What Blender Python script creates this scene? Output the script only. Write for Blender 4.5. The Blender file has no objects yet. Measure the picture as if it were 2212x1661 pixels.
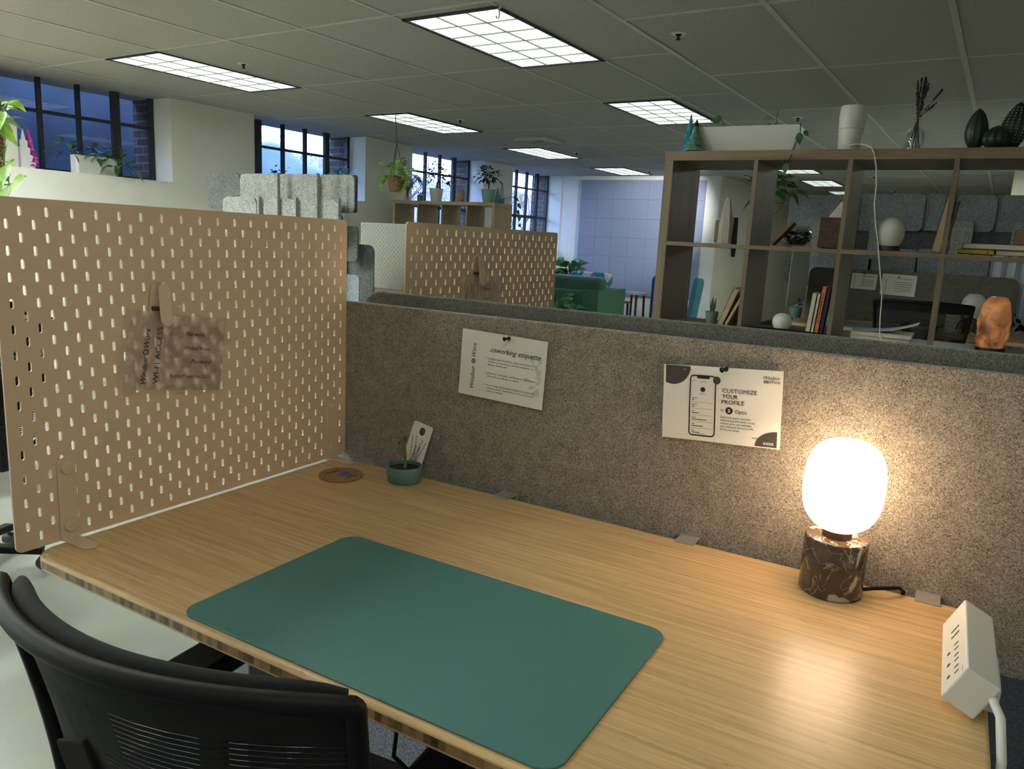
import bpy, math, random
from mathutils import Vector, Matrix
R_ = math.radians
random.seed(7)
SC = bpy.context.scene
COL = SC.collection
# ---------------------------------------------------------------- camera, sky, exposure
YAW, PITCH, ROLL, FPX = 0.5195, 0.1881, -0.0515, 1641.419
CAM = Vector((1.2421, -1.3607, 1.4148))
def _rot():
    cy, sy = math.cos(YAW), math.sin(YAW)
    Rz = Matrix(((cy, sy, 0), (-sy, cy, 0), (0, 0, 1)))
    B = Matrix(((1, 0, 0), (0, 0, 1), (0, -1, 0)))
    cp, sp = math.cos(PITCH), math.sin(PITCH)
    Rp = Matrix(((1, 0, 0), (0, cp, -sp), (0, sp, cp)))
    cr, sr = math.cos(ROLL), math.sin(ROLL)
    Rr = Matrix(((cr, -sr, 0), (sr, cr, 0), (0, 0, 1)))
    return Rr @ Rp @ B @ Rz
RW = _rot()
cd = bpy.data.cameras.new('camera'); cam = bpy.data.objects.new('camera', cd); COL.objects.link(cam)
cd.sensor_width = 36.0; cd.lens = 36.0 * FPX / 2212.0; cd.clip_start = 0.02; cd.clip_end = 200
cam.matrix_world = Matrix.Translation(CAM) @ RW.transposed().to_4x4()
SC.camera = cam
def at(u, v, Y):
    """the point of the room at depth Y that stands on pixel (u, v) of the photograph"""
    d = RW.transposed() @ Vector(((u - 1106) / FPX, -(v - 830.5) / FPX, -1))
    return CAM + d * ((Y - CAM.y) / d.y)

SC.view_settings.view_transform = 'Standard'; SC.view_settings.look = 'None'
SC.view_settings.gamma = 1.0; SC.view_settings.use_curve_mapping = False
SC.view_settings.exposure = 0.72
wd = bpy.data.worlds.new('sky'); SC.world = wd; wd.use_nodes = True
nt = wd.node_tree; bg = nt.nodes['Background']
tcw = nt.nodes.new('ShaderNodeTexCoord'); sep = nt.nodes.new('ShaderNodeSeparateXYZ')
rmp = nt.nodes.new('ShaderNodeValToRGB')
nt.links.new(tcw.outputs['Generated'], sep.inputs[0]); nt.links.new(sep.outputs['Z'], rmp.inputs[0])
rmp.color_ramp.elements[0].position = 0.0; rmp.color_ramp.elements[0].color = (0.45, 0.62, 1.0, 1)
rmp.color_ramp.elements[1].position = 0.6; rmp.color_ramp.elements[1].color = (0.26, 0.46, 1.0, 1)
nt.links.new(rmp.outputs[0], bg.inputs['Color']); bg.inputs['Strength'].default_value = 6.5

LAMP_W = 0.72      # radiance of the ceiling troffers in view
GLOBE = 7.4        # radiance of the desk lamp's globe
ZC = 2.5145         # ceiling height
ZD = 0.88           # desk top height
PHI = R_(2.6)       # the room is turned a little against the desks
def rm(x, y, z=0.0):
    return Vector((x * math.cos(PHI) + y * math.sin(PHI), -x * math.sin(PHI) + y * math.cos(PHI), z))
RMM = Matrix.Rotation(-PHI, 4, 'Z')

# ---------------------------------------------------------------- materials
def new_mat(name):
    m = bpy.data.materials.new(name); m.use_nodes = True
    return m, m.node_tree, m.node_tree.nodes['Principled BSDF']
def mat(name, col, rough=0.6, metal=0.0, var=0.0, scale=20.0, bump=0.0, spec=0.5, coat=0.0, stretch=(1, 1, 1), trans=0.0, sheen=0.0):
    m, t, p = new_mat(name)
    p.inputs['Base Color'].default_value = (*col, 1); p.inputs['Roughness'].default_value = rough
    p.inputs['Metallic'].default_value = metal; p.inputs['Specular IOR Level'].default_value = spec
    p.inputs['Coat Weight'].default_value = coat; p.inputs['Transmission Weight'].default_value = trans
    p.inputs['Sheen Weight'].default_value = sheen
    tc = t.nodes.new('ShaderNodeTexCoord'); mp = t.nodes.new('ShaderNodeMapping'); mp.inputs['Scale'].default_value = stretch
    nz = t.nodes.new('ShaderNodeTexNoise'); nz.inputs['Scale'].default_value = scale; nz.inputs['Detail'].default_value = 3
    t.links.new(tc.outputs['Object'], mp.inputs[0]); t.links.new(mp.outputs[0], nz.inputs['Vector'])
    if var > 0:
        cr = t.nodes.new('ShaderNodeValToRGB')
        cr.color_ramp.elements[0].position = 0.35; cr.color_ramp.elements[1].position = 0.65
        cr.color_ramp.elements[0].color = (*[c * (1 - var) for c in col], 1)
        cr.color_ramp.elements[1].color = (*[min(1, c * (1 + var)) for c in col], 1)
        t.links.new(nz.outputs[0], cr.inputs[0]); t.links.new(cr.outputs[0], p.inputs['Base Color'])
    if bump > 0:
        b = t.nodes.new('ShaderNodeBump'); b.inputs['Strength'].default_value = bump; b.inputs['Distance'].default_value = 0.002
        t.links.new(nz.outputs[0], b.inputs['Height']); t.links.new(b.outputs[0], p.inputs['Normal'])
    return m
def emit(name, col, s):
    m, t, p = new_mat(name)
    p.inputs['Base Color'].default_value = (*col, 1)
    p.inputs['Emission Color'].default_value = (*col, 1); p.inputs['Emission Strength'].default_value = s
    return m
def glass(name, tint=(1, 1, 1), gloss=0.12):
    m = bpy.data.materials.new(name); m.use_nodes = True; t = m.node_tree; t.nodes.clear()
    o = t.nodes.new('ShaderNodeOutputMaterial'); tr = t.nodes.new('ShaderNodeBsdfTransparent'); tr.inputs[0].default_value = (*tint, 1)
    gl = t.nodes.new('ShaderNodeBsdfGlossy'); gl.inputs['Roughness'].default_value = 0.03
    lw = t.nodes.new('ShaderNodeLayerWeight'); lw.inputs[0].default_value = 0.5
    pw = t.nodes.new('ShaderNodeMath'); pw.operation = 'POWER'; pw.inputs[1].default_value = 3.0
    ma = t.nodes.new('ShaderNodeMath'); ma.operation = 'MULTIPLY_ADD'; ma.inputs[1].default_value = 0.7; ma.inputs[2].default_value = gloss * 0.3
    t.links.new(lw.outputs['Facing'], pw.inputs[0]); t.links.new(pw.outputs[0], ma.inputs[0])
    mx = t.nodes.new('ShaderNodeMixShader')
    t.links.new(ma.outputs[0], mx.inputs[0]); t.links.new(tr.outputs[0], mx.inputs[1]); t.links.new(gl.outputs[0], mx.inputs[2])
    t.links.new(mx.outputs[0], o.inputs[0])
    return m
def felt(name, dark, light, scale=400, fine=0.0):
    m, t, p = new_mat(name)
    p.inputs['Roughness'].default_value = 0.95; p.inputs['Specular IOR Level'].default_value = 0.15; p.inputs['Sheen Weight'].default_value = 0.25
    tc = t.nodes.new('ShaderNodeTexCoord')
    n1 = t.nodes.new('ShaderNodeTexNoise'); n1.inputs['Scale'].default_value = scale; n1.inputs['Detail'].default_value = 4; n1.inputs['Roughness'].default_value = 0.7
    n1.inputs['Distortion'].default_value = 1.5
    n2 = t.nodes.new('ShaderNodeTexNoise'); n2.inputs['Scale'].default_value = scale / 12; n2.inputs['Detail'].default_value = 3
    ad = t.nodes.new('ShaderNodeMath'); ad.operation = 'MULTIPLY_ADD'; ad.inputs[1].default_value = 0.12
    cr = t.nodes.new('ShaderNodeValToRGB'); cr.color_ramp.elements[0].position = 0.46; cr.color_ramp.elements[1].position = 0.68
    cr.color_ramp.elements[0].color = (*dark, 1); cr.color_ramp.elements[1].color = (*light, 1)
    b = t.nodes.new('ShaderNodeBump'); b.inputs['Strength'].default_value = 0.5; b.inputs['Distance'].default_value = 0.0015
    t.links.new(tc.outputs['Object'], n1.inputs['Vector']); t.links.new(tc.outputs['Object'], n2.inputs['Vector'])
    t.links.new(n2.outputs[0], ad.inputs[0]); t.links.new(n1.outputs[0], ad.inputs[2])
    t.links.new(ad.outputs[0], cr.inputs[0]); t.links.new(cr.outputs[0], p.inputs['Base Color'])
    t.links.new(n1.outputs[0], b.inputs['Height']); t.links.new(b.outputs[0], p.inputs['Normal'])
    return m
def wood(name, c0, c1, axis=0, strip=0.0, fib=60, rough=0.45, coat=0.0, stripvar=0.35, seglen=0.0):
    """fibres along one axis; strip > 0 adds glued strips of that width across it"""
    m, t, p = new_mat(name); N = t.nodes; L = t.links
    p.inputs['Roughness'].default_value = rough; p.inputs['Coat Weight'].default_value = coat; p.inputs['Coat Roughness'].default_value = 0.25
    tc = N.new('ShaderNodeTexCoord'); mp = N.new('ShaderNodeMapping')
    s = [fib, fib, fib]; s[axis] = fib * 0.035; mp.inputs['Scale'].default_value = s
    nz = N.new('ShaderNodeTexNoise'); nz.inputs['Scale'].default_value = 1.0; nz.inputs['Detail'].default_value = 5; nz.inputs['Roughness'].default_value = 0.65
    L.new(tc.outputs['Object'], mp.inputs[0]); L.new(mp.outputs[0], nz.inputs['Vector'])
    val = nz.outputs[0]
    if strip > 0:
        cross = 1 if axis == 0 else 0
        sp = N.new('ShaderNodeSeparateXYZ'); L.new(tc.outputs['Object'], sp.inputs[0])
        dv = N.new('ShaderNodeMath'); dv.operation = 'DIVIDE'; dv.inputs[1].default_value = strip; L.new(sp.outputs[cross], dv.inputs[0])
        fl = N.new('ShaderNodeMath'); fl.operation = 'FLOOR'; L.new(dv.outputs[0], fl.inputs[0])
        cb = N.new('ShaderNodeCombineXYZ'); L.new(fl.outputs[0], cb.inputs[0])
        if seglen > 0:
            w1 = N.new('ShaderNodeTexWhiteNoise'); w1.noise_dimensions = '1D'; L.new(fl.outputs[0], w1.inputs['W'])
            d2 = N.new('ShaderNodeMath'); d2.operation = 'DIVIDE'; d2.inputs[1].default_value = seglen; L.new(sp.outputs[axis], d2.inputs[0])
            a2 = N.new('ShaderNodeMath'); a2.operation = 'ADD'; L.new(d2.outputs[0], a2.inputs[0]); L.new(w1.outputs['Value'], a2.inputs[1])
            f2 = N.new('ShaderNodeMath'); f2.operation = 'FLOOR'; L.new(a2.outputs[0], f2.inputs[0]); L.new(f2.outputs[0], cb.inputs[1])
        wn = N.new('ShaderNodeTexWhiteNoise'); wn.noise_dimensions = '3D'; L.new(cb.outputs[0], wn.inputs['Vector'])
        mx = N.new('ShaderNodeMix'); mx.data_type = 'FLOAT'; mx.inputs[0].default_value = stripvar
        L.new(nz.outputs[0], mx.inputs[2]); L.new(wn.outputs['Value'], mx.inputs[3]); val = mx.outputs[0]
        # sparse dark nodes of the bamboo
        mp2 = N.new('ShaderNodeMapping'); s2 = [260, 260, 260]; s2[axis] = 35; mp2.inputs['Scale'].default_value = s2
        n2 = N.new('ShaderNodeTexNoise'); n2.inputs['Scale'].default_value = 1; n2.inputs['Detail'].default_value = 1
        L.new(tc.outputs['Object'], mp2.inputs[0]); L.new(mp2.outputs[0], n2.inputs['Vector'])
        c2 = N.new('ShaderNodeValToRGB'); c2.color_ramp.elements[0].position = 0.70; c2.color_ramp.elements[1].position = 0.80
        L.new(n2.outputs[0], c2.inputs[0])
        sb = N.new('ShaderNodeMath'); sb.operation = 'MULTIPLY_ADD'; sb.inputs[1].default_value = -0.35
        L.new(c2.outputs[0], sb.inputs[0]); L.new(val, sb.inputs[2]); val = sb.outputs[0]
    cr = N.new('ShaderNodeValToRGB'); cr.color_ramp.elements[0].position = 0.25; cr.color_ramp.elements[1].position = 0.72
    cr.color_ramp.elements[0].color = (*c0, 1); cr.color_ramp.elements[1].color = (*c1, 1)
    L.new(val, cr.inputs[0]); L.new(cr.outputs[0], p.inputs['Base Color'])
    return m
def brick(name):
    m, t, p = new_mat(name); p.inputs['Roughness'].default_value = 0.9
    tc = t.nodes.new('ShaderNodeTexCoord'); mp = t.nodes.new('ShaderNodeMapping'); mp.inputs['Rotation'].default_value = (R_(90), 0, 0)
    b = t.nodes.new('ShaderNodeTexBrick'); b.inputs['Scale'].default_value = 1.0
    b.inputs['Brick Width'].default_value = 0.2; b.inputs['Row Height'].default_value = 0.075; b.inputs['Mortar Size'].default_value = 0.008
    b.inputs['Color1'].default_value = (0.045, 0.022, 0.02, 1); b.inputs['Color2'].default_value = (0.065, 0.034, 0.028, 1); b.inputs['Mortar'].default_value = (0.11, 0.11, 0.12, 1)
    t.links.new(tc.outputs['Object'], mp.inputs[0]); t.links.new(mp.outputs[0], b.inputs['Vector']); t.links.new(b.outputs[0], p.inputs['Base Color'])
    return m
def marble(name):
    m, t, p = new_mat(name); N = t.nodes; L = t.links
    p.inputs['Roughness'].default_value = 0.12
    tc = N.new('ShaderNodeTexCoord')
    n0 = N.new('ShaderNodeTexNoise'); n0.inputs['Scale'].default_value = 11; n0.inputs['Detail'].default_value = 6; n0.inputs['Distortion'].default_value = 0.6
    c0 = N.new('ShaderNodeValToRGB'); e = c0.color_ramp.elements
    e[0].position = 0.53; e[0].color = (0, 0, 0, 1); e[1].position = 0.56; e[1].color = (1, 1, 1, 1)
    n1 = N.new('ShaderNodeTexNoise'); n1.inputs['Scale'].default_value = 22; n1.inputs['Detail'].default_value = 8; n1.inputs['Distortion'].default_value = 1.2
    c1 = N.new('ShaderNodeValToRGB'); e = c1.color_ramp.elements
    e[0].position = 0.485; e[0].color = (0, 0, 0, 1); e[1].position = 0.50; e[1].color = (0.6, 0.6, 0.6, 1)
    k = c1.color_ramp.elements.new(0.515); k.color = (0, 0, 0, 1)
    ad = N.new('ShaderNodeMath'); ad.operation = 'MAXIMUM'
    n2 = N.new('ShaderNodeTexNoise'); n2.inputs['Scale'].default_value = 60; n2.inputs['Detail'].default_value = 5
    c2 = N.new('ShaderNodeValToRGB'); c2.color_ramp.elements[0].color = (0.035, 0.024, 0.018, 1); c2.color_ramp.elements[1].color = (0.10, 0.07, 0.05, 1)
    c3 = N.new('ShaderNodeValToRGB'); c3.color_ramp.elements[0].color = (0.30, 0.27, 0.23, 1); c3.color_ramp.elements[1].color = (0.62, 0.57, 0.50, 1)
    mx = N.new('ShaderNodeMix'); mx.data_type = 'RGBA'
    for n in (n0, n1, n2): L.new(tc.outputs['Object'], n.inputs['Vector'])
    L.new(n0.outputs[0], c0.inputs[0]); L.new(n1.outputs[0], c1.inputs[0]); L.new(c0.outputs[0], ad.inputs[0]); L.new(c1.outputs[0], ad.inputs[1])
    L.new(n2.outputs[0], c2.inputs[0]); L.new(n2.outputs[0], c3.inputs[0])
    L.new(ad.outputs[0], mx.inputs[0]); L.new(c2.outputs[0], mx.inputs[6]); L.new(c3.outputs[0], mx.inputs[7]); L.new(mx.outputs[2], p.inputs['Base Color'])
    return m
def paper(name, col, transl=0.0):
    m = bpy.data.materials.new(name); m.use_nodes = True; t = m.node_tree; t.nodes.clear(); N = t.nodes
    o = N.new('ShaderNodeOutputMaterial'); d = N.new('ShaderNodeBsdfDiffuse'); d.inputs[0].default_value = (*col, 1)
    tr = N.new('ShaderNodeBsdfTranslucent'); tr.inputs[0].default_value = (*col, 1)
    mx = N.new('ShaderNodeMixShader'); mx.inputs[0].default_value = transl
    t.links.new(d.outputs[0], mx.inputs[1]); t.links.new(tr.outputs[0], mx.inputs[2]); t.links.new(mx.outputs[0], o.inputs[0])
    return m
def frost(name, col, transp=0.25, transl=0.35):
    """thin laminated sheet: diffuse, lets light and a veiled view through"""
    m = paper(name, col, transl); t = m.node_tree; N = t.nodes
    o = [n for n in N if n.type == 'OUTPUT_MATERIAL'][0]; src = o.inputs[0].links[0].from_socket
    tp = N.new('ShaderNodeBsdfTransparent'); mx = N.new('ShaderNodeMixShader'); mx.inputs[0].default_value = transp
    t.links.new(src, mx.inputs[1]); t.links.new(tp.outputs[0], mx.inputs[2]); t.links.new(mx.outputs[0], o.inputs[0])
    return m
def floral(name):
    m, t, p = new_mat(name); p.inputs['Roughness'].default_value = 0.8
    tc = t.nodes.new('ShaderNodeTexCoord'); v = t.nodes.new('ShaderNodeTexVoronoi'); v.inputs['Scale'].default_value = 9
    wn = t.nodes.new('ShaderNodeSeparateColor'); cr = t.nodes.new('ShaderNodeValToRGB'); cr.color_ramp.interpolation = 'CONSTANT'
    e = cr.color_ramp.elements; e[0].color = (0.02, 0.28, 0.42, 1); e[1].position = 0.30; e[1].color = (0.05, 0.38, 0.50, 1)
    for ps, c in ((0.45, (0.75, 0.12, 0.25)), (0.60, (0.85, 0.80, 0.72)), (0.72, (0.80, 0.30, 0.40)), (0.82, (0.03, 0.20, 0.16)), (0.92, (0.02, 0.28, 0.42))):
        k = e.new(ps); k.color = (*c, 1)
    t.links.new(tc.outputs['Object'], v.inputs['Vector']); t.links.new(v.outputs['Color'], wn.inputs[0]); t.links.new(wn.outputs[0], cr.inputs[0]); t.links.new(cr.outputs[0], p.inputs['Base Color'])
    return m
def dots(name):
    m, t, p = new_mat(name); p.inputs['Roughness'].default_value = 0.8
    tc = t.nodes.new('ShaderNodeTexCoord'); v = t.nodes.new('ShaderNodeTexVoronoi'); v.inputs['Scale'].default_value = 16; v.inputs['Randomness'].default_value = 0.6
    cr = t.nodes.new('ShaderNodeValToRGB'); cr.color_ramp.interpolation = 'CONSTANT'; cr.color_ramp.elements[0].color = (0.02, 0.02, 0.02, 1)
    cr.color_ramp.elements[1].position = 0.33; cr.color_ramp.elements[1].color = (0.75, 0.7, 0.55, 1)
    t.links.new(tc.outputs['Object'], v.inputs['Vector']); t.links.new(v.outputs['Distance'], cr.inputs[0]); t.links.new(cr.outputs[0], p.inputs['Base Color'])
    return m
def weave(name, c0, c1, s=60):
    m, t, p = new_mat(name); p.inputs['Roughness'].default_value = 0.8
    tc = t.nodes.new('ShaderNodeTexCoord'); w = t.nodes.new('ShaderNodeTexWave'); w.bands_direction = 'Z'; w.inputs['Scale'].default_value = s; w.inputs['Distortion'].default_value = 6; w.inputs['Detail'].default_value = 2
    w.inputs['Detail Scale'].default_value = 3
    cr = t.nodes.new('ShaderNodeValToRGB'); cr.color_ramp.elements[0].color = (*c0, 1); cr.color_ramp.elements[1].color = (*c1, 1)
    b = t.nodes.new('ShaderNodeBump'); b.inputs['Strength'].default_value = 0.8; b.inputs['Distance'].default_value = 0.004
    t.links.new(tc.outputs['Object'], w.inputs['Vector']); t.links.new(w.outputs[1], cr.inputs[0]); t.links.new(cr.outputs[0], p.inputs['Base Color'])
    t.links.new(w.outputs[1], b.inputs['Height']); t.links.new(b.outputs[0], p.inputs['Normal'])
    return m
def speck_tile(name):
    m, t, p = new_mat(name); p.inputs['Roughness'].default_value = 0.95; p.inputs['Specular IOR Level'].default_value = 0.1
    tc = t.nodes.new('ShaderNodeTexCoord'); nz = t.nodes.new('ShaderNodeTexNoise'); nz.inputs['Scale'].default_value = 130; nz.inputs['Detail'].default_value = 2
    cr = t.nodes.new('ShaderNodeValToRGB'); e = cr.color_ramp.elements
    e[0].position = 0.30; e[0].color = (0.22, 0.215, 0.19, 1); e[1].position = 0.40; e[1].color = (0.44, 0.435, 0.395, 1)
    t.links.new(tc.outputs['Object'], nz.inputs['Vector']); t.links.new(nz.outputs[0], cr.inputs[0]); t.links.new(cr.outputs[0], p.inputs['Base Color'])
    return m
def lens_mat(name, col, s):
    """prismatic troffer lens: tube light showing brighter along three lines"""
    m, t, p = new_mat(name); N = t.nodes; L = t.links
    p.inputs['Base Color'].default_value = (0.8, 0.8, 0.8, 1); p.inputs['Emission Color'].default_value = (*col, 1); p.inputs['Roughness'].default_value = 0.3
    tc = N.new('ShaderNodeTexCoord'); n = N.new('ShaderNodeTexNoise'); n.inputs['Scale'].default_value = 9; n.inputs['Detail'].default_value = 1
    mr = N.new('ShaderNodeMapRange'); mr.inputs[1].default_value = 0.3; mr.inputs[2].default_value = 0.7; mr.inputs[3].default_value = s * 0.7; mr.inputs[4].default_value = s * 1.15
    L.new(tc.outputs['Object'], n.inputs['Vector']); L.new(n.outputs[0], mr.inputs[0]); L.new(mr.outputs[0], p.inputs['Emission Strength'])
    return m

M = dict(
    wall=mat('white_wall_paint', (0.88, 0.87, 0.79), 0.7, var=0.03, scale=3),
    cream=mat('cream_wall_paint', (0.74, 0.71, 0.58), 0.7, var=0.03, scale=3),
    tile=speck_tile('ceiling_tile'), tee=mat('ceiling_tee', (0.55, 0.55, 0.50), 0.5),
    floor=mat('painted_floor', (0.25, 0.26, 0.225), 0.35, var=0.05, scale=4),
    carpet=mat('carpet', (0.085, 0.095, 0.12), 0.95, var=0.7, scale=300, bump=1.0),
    bamboo=wood('bamboo', (0.42, 0.265, 0.115), (0.82, 0.54, 0.265), 0, 0.0062, 150, 0.42, 0.30, 0.14, 0.35),
    bamboo_edge=wood('bamboo_edge', (0.06, 0.03, 0.01), (0.34, 0.20, 0.08), 1, 0.010, 60, 0.35, 0.3, 0.6, 0.02),
    oak=wood('grey_oak_veneer', (0.135, 0.10, 0.062), (0.24, 0.185, 0.12), 2, 0, 45, 0.55),
    oakh=wood('grey_oak_veneer_flat', (0.15, 0.105, 0.06), (0.26, 0.19, 0.115), 0, 0, 45, 0.55),
    oakl=wood('pale_oak_veneer', (0.34, 0.25, 0.14), (0.50, 0.39, 0.24), 2, 0, 45, 0.55),
    felt=felt('taupe_felt', (0.085, 0.073, 0.060), (0.50, 0.44, 0.37)),
    felt2=felt('grey_felt', (0.065, 0.06, 0.052), (0.28, 0.265, 0.235)),
    feltl=felt('light_grey_felt', (0.15, 0.16, 0.155), (0.50, 0.51, 0.49), 120),
    feltd=felt('mid_grey_felt', (0.05, 0.055, 0.055), (0.20, 0.21, 0.21), 120),
    feltb=felt('blue_grey_felt', (0.14, 0.16, 0.19), (0.40, 0.43, 0.48), 120),
    peg=mat('beige_pegboard', (0.74, 0.56, 0.38), 0.5, var=0.03, scale=4),
    pegw=mat('white_pegboard', (0.50, 0.52, 0.48), 0.5),
    beige=mat('beige_plastic', (0.74, 0.58, 0.40), 0.4),
    black=mat('black_plastic', (0.006, 0.006, 0.006), 0.55, spec=0.2), blackf=mat('black_fabric', (0.006, 0.006, 0.006), 0.9),
    dark=mat('dark_grey_plastic', (0.04, 0.04, 0.042), 0.5),
    teal=mat('teal_desk_mat', (0.065, 0.19, 0.175), 0.55, var=0.05, scale=500, bump=0.15),
    tealpot=mat('teal_ceramic', (0.095, 0.21, 0.20), 0.35), soil=mat('soil', (0.02, 0.014, 0.01), 0.95, var=0.6, scale=200, bump=1),
    marble=marble('brown_marble'), brass=mat('dark_bronze', (0.10, 0.055, 0.03), 0.3, 0.8),
    white=mat('white_plastic', (0.75, 0.74, 0.70), 0.4), ceram=mat('white_ceramic', (0.72, 0.71, 0.66), 0.3),
    steel=mat('brushed_steel', (0.55, 0.53, 0.50), 0.35, 0.6), greym=mat('grey_metal', (0.30, 0.31, 0.32), 0.4, 0.3),
    paper=paper('white_paper', (0.80, 0.78, 0.74)), lam=frost('laminated_sheet', (0.66, 0.56, 0.48), 0.30, 0.4),
    ink=mat('black_ink', (0.012, 0.010, 0.010), 0.7), inkg=mat('grey_ink', (0.06, 0.055, 0.055), 0.7), inkp=mat('pale_ink', (0.60, 0.62, 0.58), 0.8),
    inkl=mat('brown_line_ink', (0.22, 0.15, 0.11), 0.8),
    pin=mat('black_pushpin', (0.008, 0.008, 0.008), 0.2), cork=mat('cork', (0.32, 0.17, 0.08), 0.8, var=0.35, scale=250),
    bluei=mat('blue_ink', (0.07, 0.15, 0.24), 0.7), burn=mat('burnt_print', (0.08, 0.035, 0.015), 0.8),
    leaf=mat('green_leaf', (0.045, 0.14, 0.03), 0.4, var=0.3, scale=30), leafl=mat('lime_leaf', (0.22, 0.42, 0.04), 0.4, var=0.3, scale=30),
    leafd=mat('dark_leaf', (0.012, 0.045, 0.018), 0.4, var=0.3, scale=30), stem=mat('green_stem', (0.16, 0.20, 0.04), 0.6),
    bark=mat('brown_twig', (0.10, 0.06, 0.035), 0.8), cact=mat('cactus_green', (0.012, 0.028, 0.016), 0.45),
    wicker=weave('wicker', (0.10, 0.045, 0.018), (0.45, 0.27, 0.12), 18), rope=mat('jute_cord', (0.16, 0.10, 0.05), 0.9),
    glass=glass('clear_glass', (0.93, 0.96, 0.95), 0.25), pane=glass('window_glass', (0.96, 0.98, 1.0), 0.18), acry=glass('acrylic', (0.85, 0.9, 0.9), 0.3),
    frame=mat('black_window_steel', (0.018, 0.022, 0.028), 0.5), brick=brick('red_brick'),
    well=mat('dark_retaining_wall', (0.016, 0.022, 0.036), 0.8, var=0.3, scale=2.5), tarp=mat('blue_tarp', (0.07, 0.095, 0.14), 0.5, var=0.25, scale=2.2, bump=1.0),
    brush=mat('winter_brush', (0.26, 0.22, 0.235), 1.0, var=0.4, scale=14, bump=1), ground=mat('ground_outside', (0.12, 0.11, 0.09), 1.0),
    green=mat('green_sofa_fabric', (0.05, 0.15, 0.085), 0.85, var=0.08, scale=300), greend=mat('dark_green_velvet', (0.018, 0.085, 0.045), 0.7, sheen=0.4),
    floral=floral('floral_fabric'), dots=dots('spotted_fabric'), navy=mat('navy_fabric', (0.01, 0.03, 0.13), 0.8), tealf=mat('teal_fabric', (0.03, 0.15, 0.16), 0.8),
    panel=mat('blue_grey_acoustic_tile', (0.29, 0.33, 0.45), 0.9, var=0.05, scale=200, bump=0.3), walnut=mat('walnut', (0.16, 0.07, 0.03), 0.5),
    base=mat('dark_baseboard', (0.05, 0.055, 0.06), 0.6), frost=mat('frosted_glass', (0.68, 0.68, 0.64), 0.35), woodd=mat('dark_wood', (0.050, 0.022, 0.012), 0.5, var=0.4, scale=20, stretch=(1, 1, 6)),
    woodm=mat('brown_wood', (0.17, 0.09, 0.045), 0.55, var=0.25, scale=14, stretch=(1, 1, 5)), selen=mat('selenite', (0.55, 0.50, 0.44), 0.3, var=0.12, scale=30, stretch=(4, 4, 1)),
    kraft=mat('tan_book_cover', (0.40, 0.30, 0.17), 0.7), kraftd=mat('brown_book_cover', (0.22, 0.15, 0.08), 0.7), pages=mat('book_pages', (0.66, 0.62, 0.50), 0.9, var=0.1, scale=300, stretch=(0.05, 1, 1)),
    cover1=mat('cream_book_cover', (0.60, 0.57, 0.45), 0.7), orange=mat('orange_book_cover', (0.60, 0.17, 0.04), 0.6), purple=mat('plum_book_cover', (0.05, 0.012, 0.05), 0.6), nav=mat('black_book_cover', (0.010, 0.010, 0.020), 0.6),
    yellow=mat('yellow_book_spine', (0.55, 0.42, 0.04), 0.6), salt=None, blueg=mat('blue_glass_tree', (0.06, 0.35, 0.48), 0.2), greeng=mat('green_mercury_glass', (0.16, 0.32, 0.24), 0.15, 0.4),
    pinkt=mat('magenta_tinsel', (0.65, 0.06, 0.40), 0.5), whitet=mat('white_paper_tree', (0.78, 0.78, 0.80), 0.6), mint=mat('mint_ceramic', (0.22, 0.45, 0.38), 0.4),
    pampas=mat('pampas_plume', (0.62, 0.62, 0.62), 1.0), lav=mat('dried_lavender', (0.022, 0.014, 0.016), 0.95), curt=mat('white_curtain', (0.66, 0.70, 0.78), 0.9), screen=mat('dark_screen', (0.015, 0.017, 0.02), 0.25),
    mdesk=mat('blue_desk_mat', (0.10, 0.26, 0.32), 0.6), greyt=mat('grey_pot', (0.12, 0.17, 0.15), 0.5))
def salt(name):
    m, t, p = new_mat(name); N = t.nodes; L = t.links
    p.inputs['Roughness'].default_value = 0.4; p.inputs['Base Color'].default_value = (0.75, 0.32, 0.14, 1)
    tc = N.new('ShaderNodeTexCoord'); n = N.new('ShaderNodeTexNoise'); n.inputs['Scale'].default_value = 13; n.inputs['Detail'].default_value = 6; n.inputs['Distortion'].default_value = 0.7
    c = N.new('ShaderNodeValToRGB'); c.color_ramp.elements[0].position = 0.36; c.color_ramp.elements[0].color = (0.20, 0.06, 0.03, 1); c.color_ramp.elements[1].position = 0.66; c.color_ramp.elements[1].color = (1.0, 0.42, 0.14, 1)
    L.new(tc.outputs['Object'], n.inputs['Vector']); L.new(n.outputs[0], c.inputs[0]); L.new(c.outputs[0], p.inputs['Emission Color']); p.inputs['Emission Strength'].default_value = 0.15
    L.new(c.outputs[0], p.inputs['Base Color'])
    b = N.new('ShaderNodeBump'); b.inputs['Strength'].default_value = 0.6; b.inputs['Distance'].default_value = 0.01; L.new(n.outputs[0], b.inputs['Height']); L.new(b.outputs[0], p.inputs['Normal'])
    return m
M['salt'] = salt('glowing_salt')

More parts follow.
